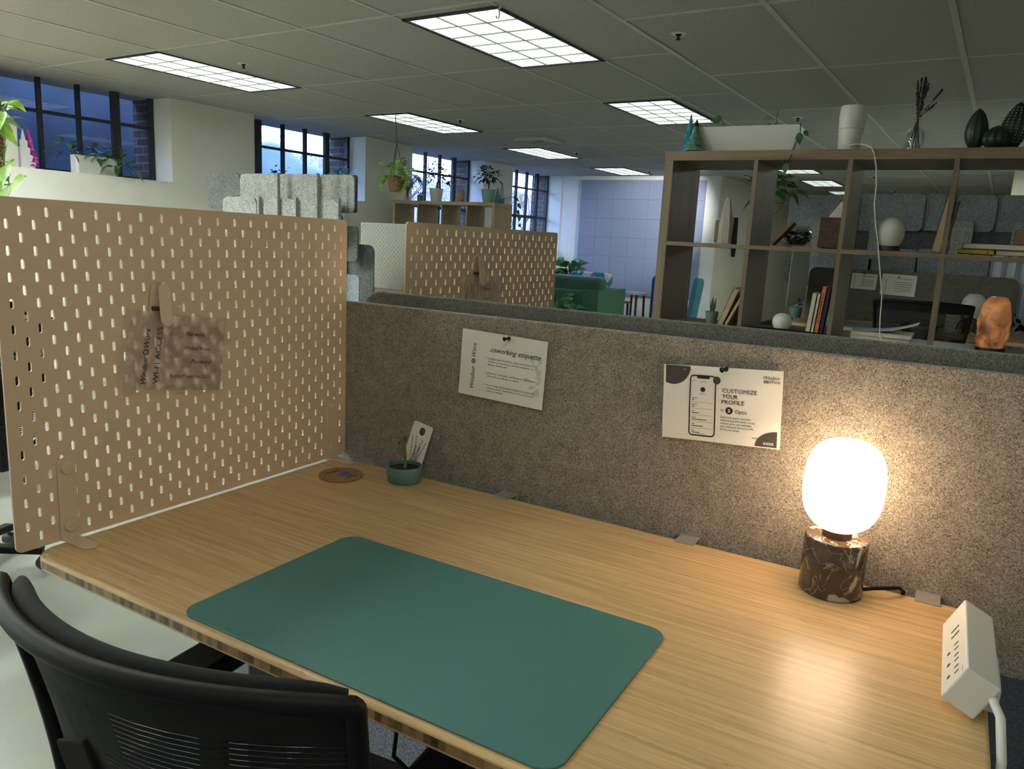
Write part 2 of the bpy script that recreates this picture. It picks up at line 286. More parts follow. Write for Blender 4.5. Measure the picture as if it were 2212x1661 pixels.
# ---------------------------------------------------------------- mesh helpers
class MB:
    def __init__(s): s.v = []; s.f = []; s.mi = []
    def add(s, vs, fs, mi=0):
        n = len(s.v); s.v += [tuple(v) for v in vs]; s.f += [tuple(i + n for i in f) for f in fs]; s.mi += [mi] * len(fs); return s
    def box(s, lo, hi, mx=None, mi=0):
        x0, y0, z0 = lo; x1, y1, z1 = hi
        vs = [Vector(p) for p in ((x0, y0, z0), (x1, y0, z0), (x1, y1, z0), (x0, y1, z0), (x0, y0, z1), (x1, y0, z1), (x1, y1, z1), (x0, y1, z1))]
        if mx is not None: vs = [mx @ p for p in vs]
        return s.add(vs, [(0, 3, 2, 1), (4, 5, 6, 7), (0, 1, 5, 4), (1, 2, 6, 5), (2, 3, 7, 6), (3, 0, 4, 7)], mi)
    def bar(s, a, b, w, h=None, up=(0, 0, 1)):
        a = Vector(a); b = Vector(b); d = (b - a); L = d.length; d.normalize(); h = h or w
        u = Vector(up); r = d.cross(u)
        if r.length < 1e-4: r = d.cross(Vector((1, 0, 0)))
        r.normalize(); u = r.cross(d)
        vs = [p + r * sx * w / 2 + u * sy * h / 2 for p in (a, b) for sx, sy in ((-1, -1), (1, -1), (1, 1), (-1, 1))]
        return s.add(vs, [(0, 3, 2, 1), (4, 5, 6, 7), (0, 1, 5, 4), (1, 2, 6, 5), (2, 3, 7, 6), (3, 0, 4, 7)])
    def tube(s, pts, r, n=8, cap=True):
        pts = [Vector(p) for p in pts]; rs = r if isinstance(r, (list, tuple)) else [r] * len(pts)
        vs = []; prev = None
        for i, p in enumerate(pts):
            d = (pts[min(i + 1, len(pts) - 1)] - pts[max(i - 1, 0)]).normalized()
            if prev is None: q = d.orthogonal().normalized()
            else:
                q = prev - d * prev.dot(d)
                q = q.normalized() if q.length > 1e-5 else d.orthogonal().normalized()
            prev = q; w = d.cross(q)
            for k in range(n):
                a = 2 * math.pi * k / n; vs.append(p + (q * math.cos(a) + w * math.sin(a)) * rs[i])
        fs = [(i * n + k, i * n + (k + 1) % n, (i + 1) * n + (k + 1) % n, (i + 1) * n + k) for i in range(len(pts) - 1) for k in range(n)]
        if cap: fs += [tuple(range(n - 1, -1, -1)), tuple((len(pts) - 1) * n + k for k in range(n))]
        return s.add(vs, fs)
    def lathe(s, prof, c=(0, 0, 0), n=32, mx=None, wob=None, mi=0):
        c = Vector(c); vs = []; fs = []
        for r, z in prof:
            for k in range(n):
                a = 2 * math.pi * k / n; q = 1 if wob is None else wob(a, z)
                p = Vector((r * q * math.cos(a), r * q * math.sin(a), z))
                if mx is not None: p = mx @ p
                vs.append(c + p)
        for i in range(len(prof) - 1):
            for k in range(n): fs.append((i * n + k, i * n + (k + 1) % n, (i + 1) * n + (k + 1) % n, (i + 1) * n + k))
        if prof[0][0] > 1e-5: fs.append(tuple(range(n - 1, -1, -1)))
        if prof[-1][0] > 1e-5: fs.append(tuple((len(prof) - 1) * n + k for k in range(n)))
        return s.add(vs, fs, mi)
    def prism(s, poly, t0, t1, mx=None, mi=0):
        """2D outline in local x, y extruded from z = t0 to t1"""
        n = len(poly); vs = [Vector((x, y, t0)) for x, y in poly] + [Vector((x, y, t1)) for x, y in poly]
        if mx is not None: vs = [mx @ p for p in vs]
        fs = [tuple(range(n - 1, -1, -1)), tuple(range(n, 2 * n))] + [(i, (i + 1) % n, n + (i + 1) % n, n + i) for i in range(n)]
        return s.add(vs, fs, mi)
    def ball(s, c, r, n=14, m=9, sc=(1, 1, 1)):
        c = Vector(c)
        return s.lathe([(max(1e-6, r * math.sin(math.pi * i / m)), -r * math.cos(math.pi * i / m)) for i in range(m + 1)], c, n, Matrix.Diagonal((*sc, 1)))
    def leaf(s, p, d, L, W, droop=0.3, nrm=(0, 0, 1), fold=0.15):
        p = Vector(p); d = Vector(d).normalized(); nrm = Vector(nrm); r = d.cross(nrm)
        if r.length < 1e-3: r = d.orthogonal()
        r.normalize(); u = r.cross(d).normalized(); vs = []; K = 5
        prof = [0.05, 0.75, 1.0, 0.78, 0.4, 0.02]
        for i in range(K + 1):
            t = i / K; c = p + d * L * t - Vector((0, 0, 1)) * droop * L * t * t; w = W / 2 * prof[i]
            vs += [c - r * w + u * w * fold, c, c + r * w + u * w * fold]
        fs = []
        for i in range(K):
            a = i * 3; fs += [(a, a + 3, a + 4, a + 1), (a + 1, a + 4, a + 5, a + 2)]
        return s.add(vs, fs)
    def build(s, name, mats, parent=None, smooth=False, bevel=0.0, mx=None, seg=2, autosm=True):
        me = bpy.data.meshes.new(name); me.from_pydata([Vector(v) for v in s.v], [], s.f)
        mats = mats if isinstance(mats, (list, tuple)) else [mats]
        for m in mats: me.materials.append(m)
        if len(mats) > 1:
            for p, i in zip(me.polygons, s.mi): p.material_index = i
        me.update()
        if smooth:
            for p in me.polygons: p.use_smooth = True
            try: me.set_sharp_from_angle(angle=R_(40))
            except Exception: pass
        o = bpy.data.objects.new(name, me); COL.objects.link(o)
        if parent is not None: o.parent = parent
        if mx is not None: o.matrix_local = mx
        if bevel > 0:
            b = o.modifiers.new('bevel', 'BEVEL'); b.width = bevel; b.segments = seg; b.limit_method = 'ANGLE'; b.angle_limit = R_(40)
        return o
def rrect(w, h, r, n=5, cx=0.0, cy=0.0):
    pts = []
    for sx, sy, a0 in ((1, 1, 0), (-1, 1, 90), (-1, -1, 180), (1, -1, 270)):
        for k in range(n + 1):
            a = R_(a0 + 90 * k / n); pts.append((cx + sx * (w / 2 - r) + r * math.cos(a), cy + sy * (h / 2 - r) + r * math.sin(a)))
    return pts
def tag(o, label=None, cat=None, group=None, kind=None):
    if label: o['label'] = label
    if cat: o['category'] = cat
    if group: o['group'] = group
    if kind: o['kind'] = kind
    return o
def thing(name, label, cat, loc=(0, 0, 0), rotz=0.0, group=None):
    o = bpy.data.objects.new(name, None); COL.objects.link(o); o.empty_display_size = 0.05
    o.location = loc; o.rotation_euler = (0, 0, rotz)
    return tag(o, label, cat, group)
def copy_tree(o, parent=None):
    c = o.copy(); COL.objects.link(c); c.parent = parent
    for ch in list(o.children): copy_tree(ch, c)
    return c
def frame_mx(origin, right, up):
    r = Vector(right).normalized(); u = Vector(up); u = (u - r * u.dot(r)).normalized(); n = r.cross(u)
    m = Matrix((r, u, n)).transposed().to_4x4(); m.translation = Vector(origin); return m
def text_polys(s, width=None, height=None, x=0, y=0, shear=0.0, bold=0.0, rot=0.0, anchor='l'):
    """outline text as flat mesh in the plane, scaled to a width; returns verts, faces"""
    c = bpy.data.curves.new('t', 'FONT'); c.body = s; c.size = 1.0; c.shear = shear; c.offset = bold; c.resolution_u = 2; c.fill_mode = 'FRONT'
    o = bpy.data.objects.new('t', c); COL.objects.link(o); bpy.context.view_layer.update()
    me = bpy.data.meshes.new_from_object(o.evaluated_get(bpy.context.evaluated_depsgraph_get()))
    vs = [v.co.copy() for v in me.vertices]; fs = [tuple(p.vertices) for p in me.polygons]
    bpy.data.objects.remove(o); bpy.data.curves.remove(c); bpy.data.meshes.remove(me)
    if not vs: return [], []
    x0 = min(v.x for v in vs); x1 = max(v.x for v in vs)
    k = (width / (x1 - x0)) if width else height
    ky = height if (width and height) else k
    out = []
    for v in vs:
        px = (v.x - x0) * k; py = v.y * ky
        if anchor == 'c': px -= (x1 - x0) * k / 2
        out.append(Vector((x + px * math.cos(rot) - py * math.sin(rot), y + px * math.sin(rot) + py * math.cos(rot), 0)))
    return out, fs
def ribbon(mb, pts, w, z=0.0):
    n = len(pts); vs = []
    for i in range(n):
        a = Vector(pts[max(0, i - 1)]); b = Vector(pts[min(n - 1, i + 1)]); d = (b - a).normalized(); q = Vector((-d.y, d.x)) * w / 2; p = Vector(pts[i])
        vs += [(p.x + q.x, p.y + q.y, z), (p.x - q.x, p.y - q.y, z)]
    return mb.add(vs, [(2 * i, 2 * i + 1, 2 * i + 3, 2 * i + 2) for i in range(n - 1)])
def gear(mb, x, y, r, teeth=10):
    out = []
    for i in range(teeth * 4):
        a = 2 * math.pi * i / (teeth * 4); rr = r if (i % 4) in (0, 1) else r * 0.78; out.append((x + rr * math.cos(a), y + rr * math.sin(a)))
    n = len(out); inn = [(x + 0.5 * r * math.cos(2 * math.pi * i / n), y + 0.5 * r * math.sin(2 * math.pi * i / n)) for i in range(n)]
    mb.add([(a, b, 0) for a, b in out] + [(a, b, 0) for a, b in inn], [(i, (i + 1) % n, n + (i + 1) % n, n + i) for i in range(n)])
    c = [(x + 0.25 * r * math.cos(2 * math.pi * i / 10), y + 0.25 * r * math.sin(2 * math.pi * i / 10), 0) for i in range(10)]
    mb.add(c, [tuple(range(10))])
def bend_to(mb, f):
    mb.v = [tuple(f(Vector(v))) for v in mb.v]

# ---------------------------------------------------------------- the room
def struct(name, mb, m, mx=None, **k):
    return tag(mb.build(name, m, mx=mx, **k), kind='structure')
XW, XG, XE = -5.25, -5.53, -5.84          # inner wall face, glass plane, outer brick face
WINS = [(-1.10, 0.49, 1.775), (1.455, 3.04, 1.775), (3.96, 5.55, 1.775), (6.40, 7.985, 1.28), (8.76, 10.285, 1.28)]
wl = MB(); wb = MB()
def wall_boxes(mb, x0, x1, z_top):
    y = -5.0
    for a, b, sill in WINS:
        mb.box((x0, y, 0), (x1, a, z_top)); mb.box((x0, a, 0), (x1, b, sill)); y = b
    mb.box((x0, y, 0), (x1, 10.3, z_top))
wall_boxes(wl, XG - 0.02, XW, ZC + 0.1); struct('wall_left', wl, M['wall'], RMM)
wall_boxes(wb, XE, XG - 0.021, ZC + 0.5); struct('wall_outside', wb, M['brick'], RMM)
struct('wall_back', MB().box((-5.25, 10.3, 0), (-2.51, 16, ZC + 0.1)), M['wall'], RMM)
struct('wall_corridor', MB().box((-2.515, 16, 0), (3.4, 16.2, ZC + 0.1)), M['cream'], RMM)
struct('wall_hall', MB().box((-2.52, 10.302, 0.0), (-2.505, 16, ZC + 0.05)), M['cream'], RMM)
struct('wall_corner', MB().box((1.2, 9.7, 0), (3.4, 16, ZC + 0.1)), M['cream'], RMM)
struct('wall_right', MB().box((3.4, -5, 0), (3.6, 16.2, ZC + 0.1)), M['wall'], RMM)
struct('wall_front', MB().box((-5.8, -5.2, 0), (3.6, -5, ZC + 0.1)), M['wall'], RMM)
struct('floor', MB().box((-5.25, -5, -0.05), (3.4, 16, 0)), M['floor'], RMM)
tag(MB().prism(rrect(3.4, 4.0, 0.03, 3, 1.2, -0.2), 0.0, 0.008).build('carpet', M['carpet']), 'dark blue grey speckled carpet on the floor beneath the bamboo desk', 'carpet')
struct('baseboard_hall', MB().box((-2.505, 10.31, 0), (-2.49, 16, 0.12)), M['base'], RMM)
struct('baseboard_back', MB().box((-5.2, 10.285, 0), (-2.51, 10.3, 0.12)), M['base'], RMM)
struct('ceiling', MB().box((-5.84, -5, ZC), (3.4, 16, ZC + 0.06)), M['tile'], RMM)
tee = MB(); TX = [-4.94, -4.235, -3.575, -2.87, -2.205, -1.545, -0.935]
for x in TX: tee.box((x - 0.011, -5, ZC - 0.004), (x + 0.011, 16, ZC + 0.001))
for x in (-0.485, 0.215, 0.935, 1.64, 2.35, 3.05): tee.box((x - 0.014, -5, ZC - 0.004), (x + 0.014, 16, ZC + 0.001))
y = 1.87 - 1.22 * 5
while y < 16:
    tee.box((-5.25, y - 0.010, ZC - 0.0035), (-0.485, y + 0.010, ZC + 0.001)); y += 1.215
y = 2.365 - 1.335 * 5
while y < 16:
    tee.box((-0.485, y - 0.010, ZC - 0.0035), (3.4, y + 0.010, ZC + 0.001)); y += 1.335
struct('trim_1', tee, M['tee'], RMM)

# windows: steel frames with their panes
for wi, (a, b, sill) in enumerate(WINS):
    fr = MB(); xs = XG
    def vb(yc, w): fr.box((xs - 0.02, yc - w / 2, sill), (xs + 0.025, yc + w / 2, ZC + 0.02))
    def hb(zc, w): fr.box((xs - 0.015, a, zc - w / 2), (xs + 0.02, b, zc + w / 2))
    vb(a + 0.025, 0.05); vb(b - 0.02, 0.04); vb(b - 0.355, 0.07); vb(b - 0.68, 0.03); vb(b - 0.995, 0.03); vb(b - 1.325, 0.07)
    hb(sill + 0.015, 0.03); hb(2.25, 0.026)
    if sill < 1.5: hb(1.80, 0.045)
    w = struct('window_%d' % wi, fr, M['frame'], RMM, bevel=0.003)
    MB().add([(xs, a, sill), (xs, b, sill), (xs, b, ZC), (xs, a, ZC)], [(0, 1, 2, 3)]).build('pane', M['pane'], parent=w)
# outdoors
tag(MB().box((-16, -8, -0.2), (-5.9, 24, -0.05)).build('ground', M['ground'], mx=RMM), kind='structure')
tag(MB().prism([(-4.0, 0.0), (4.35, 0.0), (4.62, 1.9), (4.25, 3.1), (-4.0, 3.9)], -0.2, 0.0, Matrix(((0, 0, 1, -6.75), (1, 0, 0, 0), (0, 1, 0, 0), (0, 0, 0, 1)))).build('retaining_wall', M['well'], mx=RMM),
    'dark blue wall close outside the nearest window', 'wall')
tp = MB(); nx, ny = 14, 24; vs = []
for i in range(nx + 1):
    for j in range(ny + 1):
        u = i / nx; v = j / ny; yy = 4.3 + 4.2 * v
        hgt = 2.98 - 0.72 * v - 0.06 * math.sin(v * 7)
        z = hgt * math.sin(min(1, u * 1.7) * math.pi / 2) + 0.09 * math.sin(9 * v + 5 * u) * u + 0.05 * math.sin(23 * v - 11 * u)
        vs.append((-7.2 - 2.0 * u, yy, z))
tp.add(vs, [(i * (ny + 1) + j, (i + 1) * (ny + 1) + j, (i + 1) * (ny + 1) + j + 1, i * (ny + 1) + j + 1) for i in range(nx) for j in range(ny)])
tag(tp.build('tarp', M['tarp'], smooth=True, mx=RMM), 'crumpled pale blue tarpaulin heap seen through the second window', 'tarpaulin')
bk = MB(); vs = []
for i in range(9):
    for j in range(61):
        vs.append((-13.0 - i * 0.35 + random.uniform(-.3, .3), 2 + j * 0.45, i * 0.42 + random.uniform(-.15, .15)))
bk.add(vs, [(i * 61 + j, (i + 1) * 61 + j, (i + 1) * 61 + j + 1, i * 61 + j + 1) for i in range(8) for j in range(60)])
tag(bk.build('winter_brush', M['brush'], mx=RMM), 'bank of leafless brown winter brush beyond the farther windows', 'brush', kind='stuff')
TREEPOS = ['bare tree seen through the left half of the second window', 'bare tree seen through the right half of the second window', 'bare tree behind the third window, beside the hanging basket', 'bare tree behind the potted plants at the third window', 'bare tree seen through the fourth window beside its left bar', 'bare tree seen through the fourth window near its brick side']
for k, (tx, ty) in enumerate(((-10.5, 7.6), (-12.8, 10.6), (-10.6, 11.6), (-11.5, 13.4), (-10.8, 16.8), (-11.6, 18.9))):
    t = MB(); rnd = random.Random(k)
    def branch(p, d, L, r, dep):
        q = p + d * L; t.tube([p, p + d * L * .5 + Vector((rnd.uniform(-1, 1), rnd.uniform(-1, 1), 0)) * L * .06, q], [r, r * .8, r * .6], 5, False)
        if dep == 0: return
        for _ in range(3):
            nd = (d + Vector((rnd.uniform(-1, 1), rnd.uniform(-1, 1), rnd.uniform(-.1, .7))) * 0.8).normalized(); branch(p + d * L * rnd.uniform(.45, 1), nd, L * rnd.uniform(.55, .8), r * .55, dep - 1)
    branch(Vector((tx, ty, -0.1)), Vector((0, 0, 1)), 1.7, 0.045, 5)
    tag(t.build('bare_tree', M['bark'], mx=RMM), TREEPOS[k], 'tree', 'leafless trees outside the windows')

# ceiling fixtures
def troffer(x0, x1, y0, y1, s, label, col=(0.93, 1.0, 0.93)):
    t = thing('ceiling_light', label, 'ceiling light', rm((x0 + x1) / 2, (y0 + y1) / 2, ZC), -PHI, 'recessed fluorescent ceiling lights')
    w = (x1 - x0) / 2; h = (y1 - y0) / 2; f = MB(); e = 0.022
    for lo, hi in (((-w, -h), (w, -h + e)), ((-w, h - e), (w, h)), ((-w, -h), (-w + e, h)), ((w - e, -h), (w, h))):
        f.box((lo[0], lo[1], -0.010), (hi[0], hi[1], 0))
    f.build('light_frame', M['frame'], t)
    mm = M.setdefault('lens%.2f' % s, lens_mat('troffer_lens_%.2f' % s, col, s))
    MB().box((-w + e, -h + e, -0.004), (w - e, h - e, -0.001)).build('lens', mm, t)
    g = MB()
    for i in range(1, 3):
        x = -w + e + (2 * w - 2 * e) * i / 3; g.box((x - .003, -h + e, -0.009), (x + .003, h - e, -0.004))
    for j in range(1, 6):
        y = -h + e + (2 * h - 2 * e) * j / 6; g.box((-w + e, y - .003, -0.009), (w - e, y + .003, -0.004))
    g.build('louver', M['louv'], t)
    return t
M['louv'] = mat('grey_louver', (0.42, 0.44, 0.40), 0.4)
troffer(-1.535, -0.93, 1.92, 3.085, LAMP_W, 'large fluorescent ceiling light nearest the camera, at top centre')
troffer(-4.205, -3.585, 1.86, 3.085, LAMP_W, 'fluorescent ceiling light at upper left beside the nearest window')
troffer(-4.075, -3.53, 4.30, 5.51, LAMP_W, 'fluorescent ceiling light above the hanging basket')
troffer(-1.57, -1.00, 4.36, 5.49, LAMP_W, 'fluorescent ceiling light just left of the glitter trees on the shelf')
troffer(-4.13, -3.60, 6.78, 7.88, LAMP_W * 1.3, 'fluorescent ceiling light just beyond the air vent')
troffer(-4.08, -3.53, 9.04, 10.10, LAMP_W * 1.3, 'farthest fluorescent light before the blue tiled wall')
troffer(-1.50, -1.00, 9.15, 9.95, LAMP_W, 'ceiling light seen through the top of the shelf above the glass bowl')
troffer(-1.54, -1.05, 10.95, 12.0, LAMP_W, 'middle ceiling light seen through the shelf in the hall beyond')
troffer(-1.53, -1.05, 12.95, 13.7, LAMP_W, 'farthest ceiling light in the hall seen through the shelf')
for x0, y0, k in ((-4.205, -0.58, 52.0), (-4.205, -3.02, 52.0), (-1.535, -0.58, 11.0), (-1.535, -3.02, 5.0), (0.94, -2.0, 3.0), (0.3, 7.6, 60.0)):  # unseen troffers, added at their own strengths to brighten the room
    troffer(x0, x0 + 0.61, y0, y0 + .75 + .46 * (y0 < 6), k, 'unseen ceiling light added to brighten the room')
def sprinkler(u, v, label):
    d = RW.transposed() @ Vector(((u - 1106) / FPX, -(v - 830.5) / FPX, -1)); p = CAM + d * ((ZC - CAM.z) / d.z)
    t = thing('sprinkler', label, 'sprinkler', p, 0, 'ceiling sprinkler heads')
    MB().lathe([(0.0, -.004), (.035, -.004), (.042, 0), (0, 0)]).build('escutcheon', M['white'], t, True)
    MB().lathe([(0.0, -.03), (.012, -.03), (.012, -.026), (.005, -.024), (.006, -.012), (.015, -.008), (.018, -.0035), (0, -.0035)], n=12).build('nozzle', M['black'], t)
for u, v, l in ((1466, 73, 'nearest sprinkler head on the ceiling right of the big light'), (526, 138, 'sprinkler head beside the upper left ceiling light'), (994, 259, 'sprinkler head right of the light above the hanging basket'),
                (1724, 254, 'sprinkler head on the ceiling right of the glass ball'), (1246, 329, 'sprinkler head near the air vent light'), (1403, 369, 'sprinkler head near the farthest light before the blue wall'),
                (1888, 381, 'sprinkler head seen through the shelf above the egg lamp'), (1934, 412, 'lower sprinkler head seen through the shelf, just over the grey felt squares')): sprinkler(u, v, l)
v = thing('air_vent', 'square white air vent on the ceiling between two lights', 'air vent', rm(-3.27, 6.22, ZC), -PHI)
f = MB()
for k in range(4):
    a = 0.21 - 0.045 * k; z = -0.02 + 0.004 * k
    f.lathe([(a * 1.414, 0.0), (a * 1.414, z), ((a - .02) * 1.414, z - .006), ((a - .02) * 1.414, 0.0)], n=4, mx=Matrix.Rotation(R_(45), 4, 'Z'))
f.build('vent_cone', M['tee'], v); MB().box((-.05, -.05, -.012), (.05, .05, 0)).build('vent_core', M['dark'], v)
hk = thing('ceiling_hook', 'small white plastic hook hanging at the corner of the nearest ceiling light', 'hook', rm(-0.93, 1.93, ZC))
MB().box((-.012, -.004, -.012), (.012, .004, 0)).build('clip', M['white'], hk); MB().tube([(0, 0, -.01), (.004, 0, -.04), (.0, 0, -.055), (-.012, 0, -.055), (-.014, 0, -.045)], .003, 6).build('hook', M['white'], hk)
p = at(795, 300, 5.9); 
o = thing('crystal_ornament', 'small crystal on a thread beside the second window', 'ornament', p)
MB().tube([(0, 0, ZC - p.z), (0, 0, -.04)], .0015, 4).build('thread', M['white'], o); MB().ball((0, 0, -.06), .022, 8, 5).build('crystal', M['acry'], o)

# blue-grey tiled wall panel
pm = MB()
for i in range(7):
    for j in range(6):
        x = -4.86 + .305 * i; z = 2.45 - .305 * (j + 1)
        pm.prism(rrect(.3035, .3035, .004, 2, x + .1525, z + .1525), -10.297, -10.262, Matrix(((1, 0, 0, 0), (0, 0, -1, 0), (0, 1, 0, 0), (0, 0, 0, 1))))
tag(pm.build('acoustic_panel', M['panel'], mx=RMM, bevel=0.002, seg=1), 'large blue-grey acoustic panel of square tiles on the far wall', 'wall panel')

# a small ceiling spotlight that washes the tiled panel
sp0 = rm(-2.15, 9.0, ZC); t = thing('ceiling_spotlight', 'small ceiling spotlight washing the blue-grey tiled panel', 'spotlight', sp0)
MB().lathe([(0, -.03), (.045, -.03), (.05, -.02), (.05, 0), (0, 0)], n=20).build('can', M['white'], t, True)
ld = bpy.data.lights.new('spot_beam', 'SPOT'); ld.energy = 130; ld.color = (0.95, 0.97, 1.0); ld.spot_size = R_(62); ld.spot_blend = .8; ld.shadow_soft_size = .04
lo = bpy.data.objects.new('spot_beam', ld); COL.objects.link(lo); lo.parent = t; lo.location = (0, 0, -.045)
lo.rotation_euler = (rm(-3.55, 10.3, 1.9) - sp0).to_track_quat('-Z', 'Y').to_euler()

# ---------------------------------------------------------------- pegboards
def pegboard_mesh(W, H):
    """upright board in local x (0..W), z (0..H), thickness along y, with rows of staggered slots"""
    T = 0.004; mb = MB(); nr = int(round(H / .02)) - 1; nc = int(round(W / .04))
    sw, sh = .0057, .0156; ins = []; outs = []
    for k in range(12):
        q = k // 6; a = math.pi * (k % 6) / 5 if q == 0 else math.pi + math.pi * (k % 6) / 5
        ins.append((sw / 2 * math.cos(a), (sh - sw) / 2 * (1 if q == 0 else -1) + sw / 2 * math.sin(a)))
    outs = [(.02, .0), (.02, .01), (.008, .01), (-.008, .01), (-.02, .01), (-.02, 0), (-.02, 0), (-.02, -.01), (-.008, -.01), (.008, -.01), (.02, -.01), (.02, 0)]
    # a slot needs its own outline: reuse doubled points at the sides
    def cell(cx, cz, half=None):
        n = 12
        vs = [(cx + x, -T / 2, cz + z) for x, z in outs] + [(cx + x, -T / 2, cz + z) for x, z in ins] + [(cx + x, T / 2, cz + z) for x, z in outs] + [(cx + x, T / 2, cz + z) for x, z in ins]
        fs = []
        for i in range(n):
            j = (i + 1) % n
            if i not in (5, 11): fs += [(i, j, n + j, n + i), (2 * n + j, 2 * n + i, 3 * n + i, 3 * n + j)]
            else: fs += [(i, n + j, n + i), (2 * n + i, 3 * n + i, 3 * n + j)]
            fs.append((n + i, n + j, 3 * n + j, 3 * n + i))
        mb.add(vs, fs)
    for r in range(nr):
        z = .02 + .02 * r; odd = ((nr - 1 - r) % 2 == 1)
        if odd:
            for c in range(nc): cell(.02 + .04 * c, z)
        else:
            for c in range(nc - 1): cell(.04 + .04 * c, z)
            for x0, x1 in ((0, .02), (W - .02, W)):
                mb.add([(x0, -T / 2, z - .01), (x1, -T / 2, z - .01), (x1, -T / 2, z + .01), (x0, -T / 2, z + .01)], [(0, 1, 2, 3)])
                mb.add([(x0, T / 2, z - .01), (x1, T / 2, z - .01), (x1, T / 2, z + .01), (x0, T / 2, z + .01)], [(0, 3, 2, 1)])
    for z0, z1, s in ((0, .01, -1), (H - .01, H, 1)):
        r = .00999; pts = []
        if s > 0: pts = [(0, z0), (W, z0)] + [(W - r + r * math.cos(R_(a)), z0 + r * math.sin(R_(a))) for a in (15, 30, 45, 60, 75, 90)] + [(r + r * math.cos(R_(a)), z0 + r * math.sin(R_(a))) for a in (90, 105, 120, 135, 150, 165)]
        else: pts = [(W, z1), (0, z1)] + [(r + r * math.cos(R_(a)), z1 + r * math.sin(R_(a))) for a in (195, 210, 225, 240, 255, 270)] + [(W - r + r * math.cos(R_(a)), z1 + r * math.sin(R_(a))) for a in (270, 285, 300, 315, 330, 345)]
        n = len(pts)
        mb.add([(x, -T / 2, z) for x, z in pts] + [(x, T / 2, z) for x, z in pts], [tuple(range(n)), tuple(range(2 * n - 1, n - 1, -1))] + [(i, n + i, n + (i + 1) % n, (i + 1) % n) for i in range(1, n)])
    for x in (0, W): mb.add([(x, -T / 2, .01), (x, T / 2, .01), (x, T / 2, H - .01), (x, -T / 2, H - .01)], [(0, 1, 2, 3)])
    me = bpy.data.meshes.new('pegboard'); me.from_pydata(mb.v, [], mb.f); me.update(); return me
peg_me = pegboard_mesh(.76, .56)
def pegboard(label, loc, rotz, m, me=None, group='slotted desk pegboards', brackets=True):
    me = me or peg_me.copy(); me.materials.clear(); me.materials.append(m)
    t = thing('pegboard', label, 'pegboard', loc, rotz, group)
    b = bpy.data.objects.new('board', me); COL.objects.link(b); b.parent = t
    if brackets:
        for x in (.085, .71):
            bm = MB()
            pl = rrect(.030, .145, .0149, 6, 0, .0725); pl = [(a, c) for a, c in pl]
            bm.prism([(x - .015, 0)] + [(x - .015 + .030 * 0, .13)] + [(x + .015 * math.cos(R_(a)), .13 + .015 * math.sin(R_(a))) for a in range(165, 0, -15)] + [(x + .015, .13), (x + .015, 0)], .0026, .0056, Matrix(((1, 0, 0, 0), (0, 0, -1, 0), (0, 1, 0, 0), (0, 0, 0, 1))))
            bm.prism([(x - .013, -.004), (x + .013, -.004), (x + .013, -.060)] + [(x + .013 * math.cos(R_(a)), -.060 + .013 * math.sin(R_(a))) for a in range(-15, -180, -15)] + [(x - .013, -.060)], .0, .003)
            br = bm.build('bracket', M['beige'], t, bevel=.0008)
            for z in (.025, .125):
                s = MB().lathe([(0, 0), (.009, 0), (.010, .003), (.009, .0045), (0, .005)], n=20, mx=Matrix.Rotation(R_(90), 4, 'X'))
                s.v = [(vx + x, vy - .0056, vz + z) for vx, vy, vz in s.v]
                s.bar((x - .005, -.0108, z - .002), (x + .005, -.0108, z + .002), .0015)
                s.build('screw', M['beige'], br, True)
    return t
# our board along the left edge of the desk: local x runs along +Y, its front looks to +X
pegboard('large beige slotted pegboard standing along the left edge of the bamboo desk', (0.0, -.76, ZD), R_(90), M['peg'])
pegboard('shadowed beige pegboard behind the felt screens, its top in front of the pale oak shelf', (0.14, .043, ZD + .003), R_(90), M['peg'])
# ---------------------------------------------------------------- the bamboo desk
desk = thing('desk', 'bamboo standing desk with a rounded front edge under the teal mat', 'desk', (0.69, -.385, 0))
X0, X1, Y0, Y1 = .009, 1.346, -.745, -.028
top = MB().prism(rrect(X1 - X0, Y1 - Y0, .042, 8, (X0 + X1) / 2 - .69, (Y0 + Y1) / 2 + .385), ZD - .024, ZD)
dk = top.build('desktop', [M['bamboo'], M['bamboo_edge']], desk, bevel=.006, seg=4)
for p_ in dk.data.polygons:
    if abs(p_.normal.z) < .5: p_.material_index = 1
dk.data.materials[1] = M['bamboo_edge']
dk.modifiers['bevel'].material = 0
for x in (.125, 1.22):
    l = MB(); l.box((x - .69 - .035, -.055, .02), (x - .69 + .035, .045, .50)); l.box((x - .69 - .028, -.045, .50), (x - .69 + .028, .037, ZD - .05))
    l.build('leg', M['greym'], desk, bevel=.004)
    MB().box((x - .69 - .04, -.30, .008), (x - .69 + .04, .28, .03)).build('foot', M['greym'], desk, bevel=.006)
MB().box((-.55, -.03, ZD - .07), (.55, .03, ZD - .025)).build('crossbar', M['greym'], desk)
MB().tube([(.03, -.30, ZD - .03), (.03, -.31, ZD - .10), (.07, -.30, ZD - .13), (.12, -.28, ZD - .10), (.13, -.26, ZD - .03)], .003).build('cable', M['black'], desk)
for x in (.08, .475, .872, 1.27):
    c = MB(); c.box((x - .018, -.046, ZD + .0005), (x + .018, -.003, ZD + .003)); c.box((x - .018, -.005, ZD - .05), (x + .018, -.001, ZD + .003))
    tag(c.build('screen_clamp', M['steel'], bevel=.0006), {0.08: 'flat steel clamp on the desk edge behind the cork coaster', .475: 'flat steel clamp right of the small card', .872: 'flat steel clamp left of the lit lamp', 1.27: 'flat steel clamp between the lit lamp and the power strip'}[x], 'clamp', 'screen clamps on the desk edge')
tag(MB().prism(rrect(.592, .353, .028, 8, .662, -.5585), ZD + .0002, ZD + .0032).build('desk_mat', M['teal'], bevel=.001), 'teal green desk mat with rounded corners on the bamboo desk', 'desk mat')
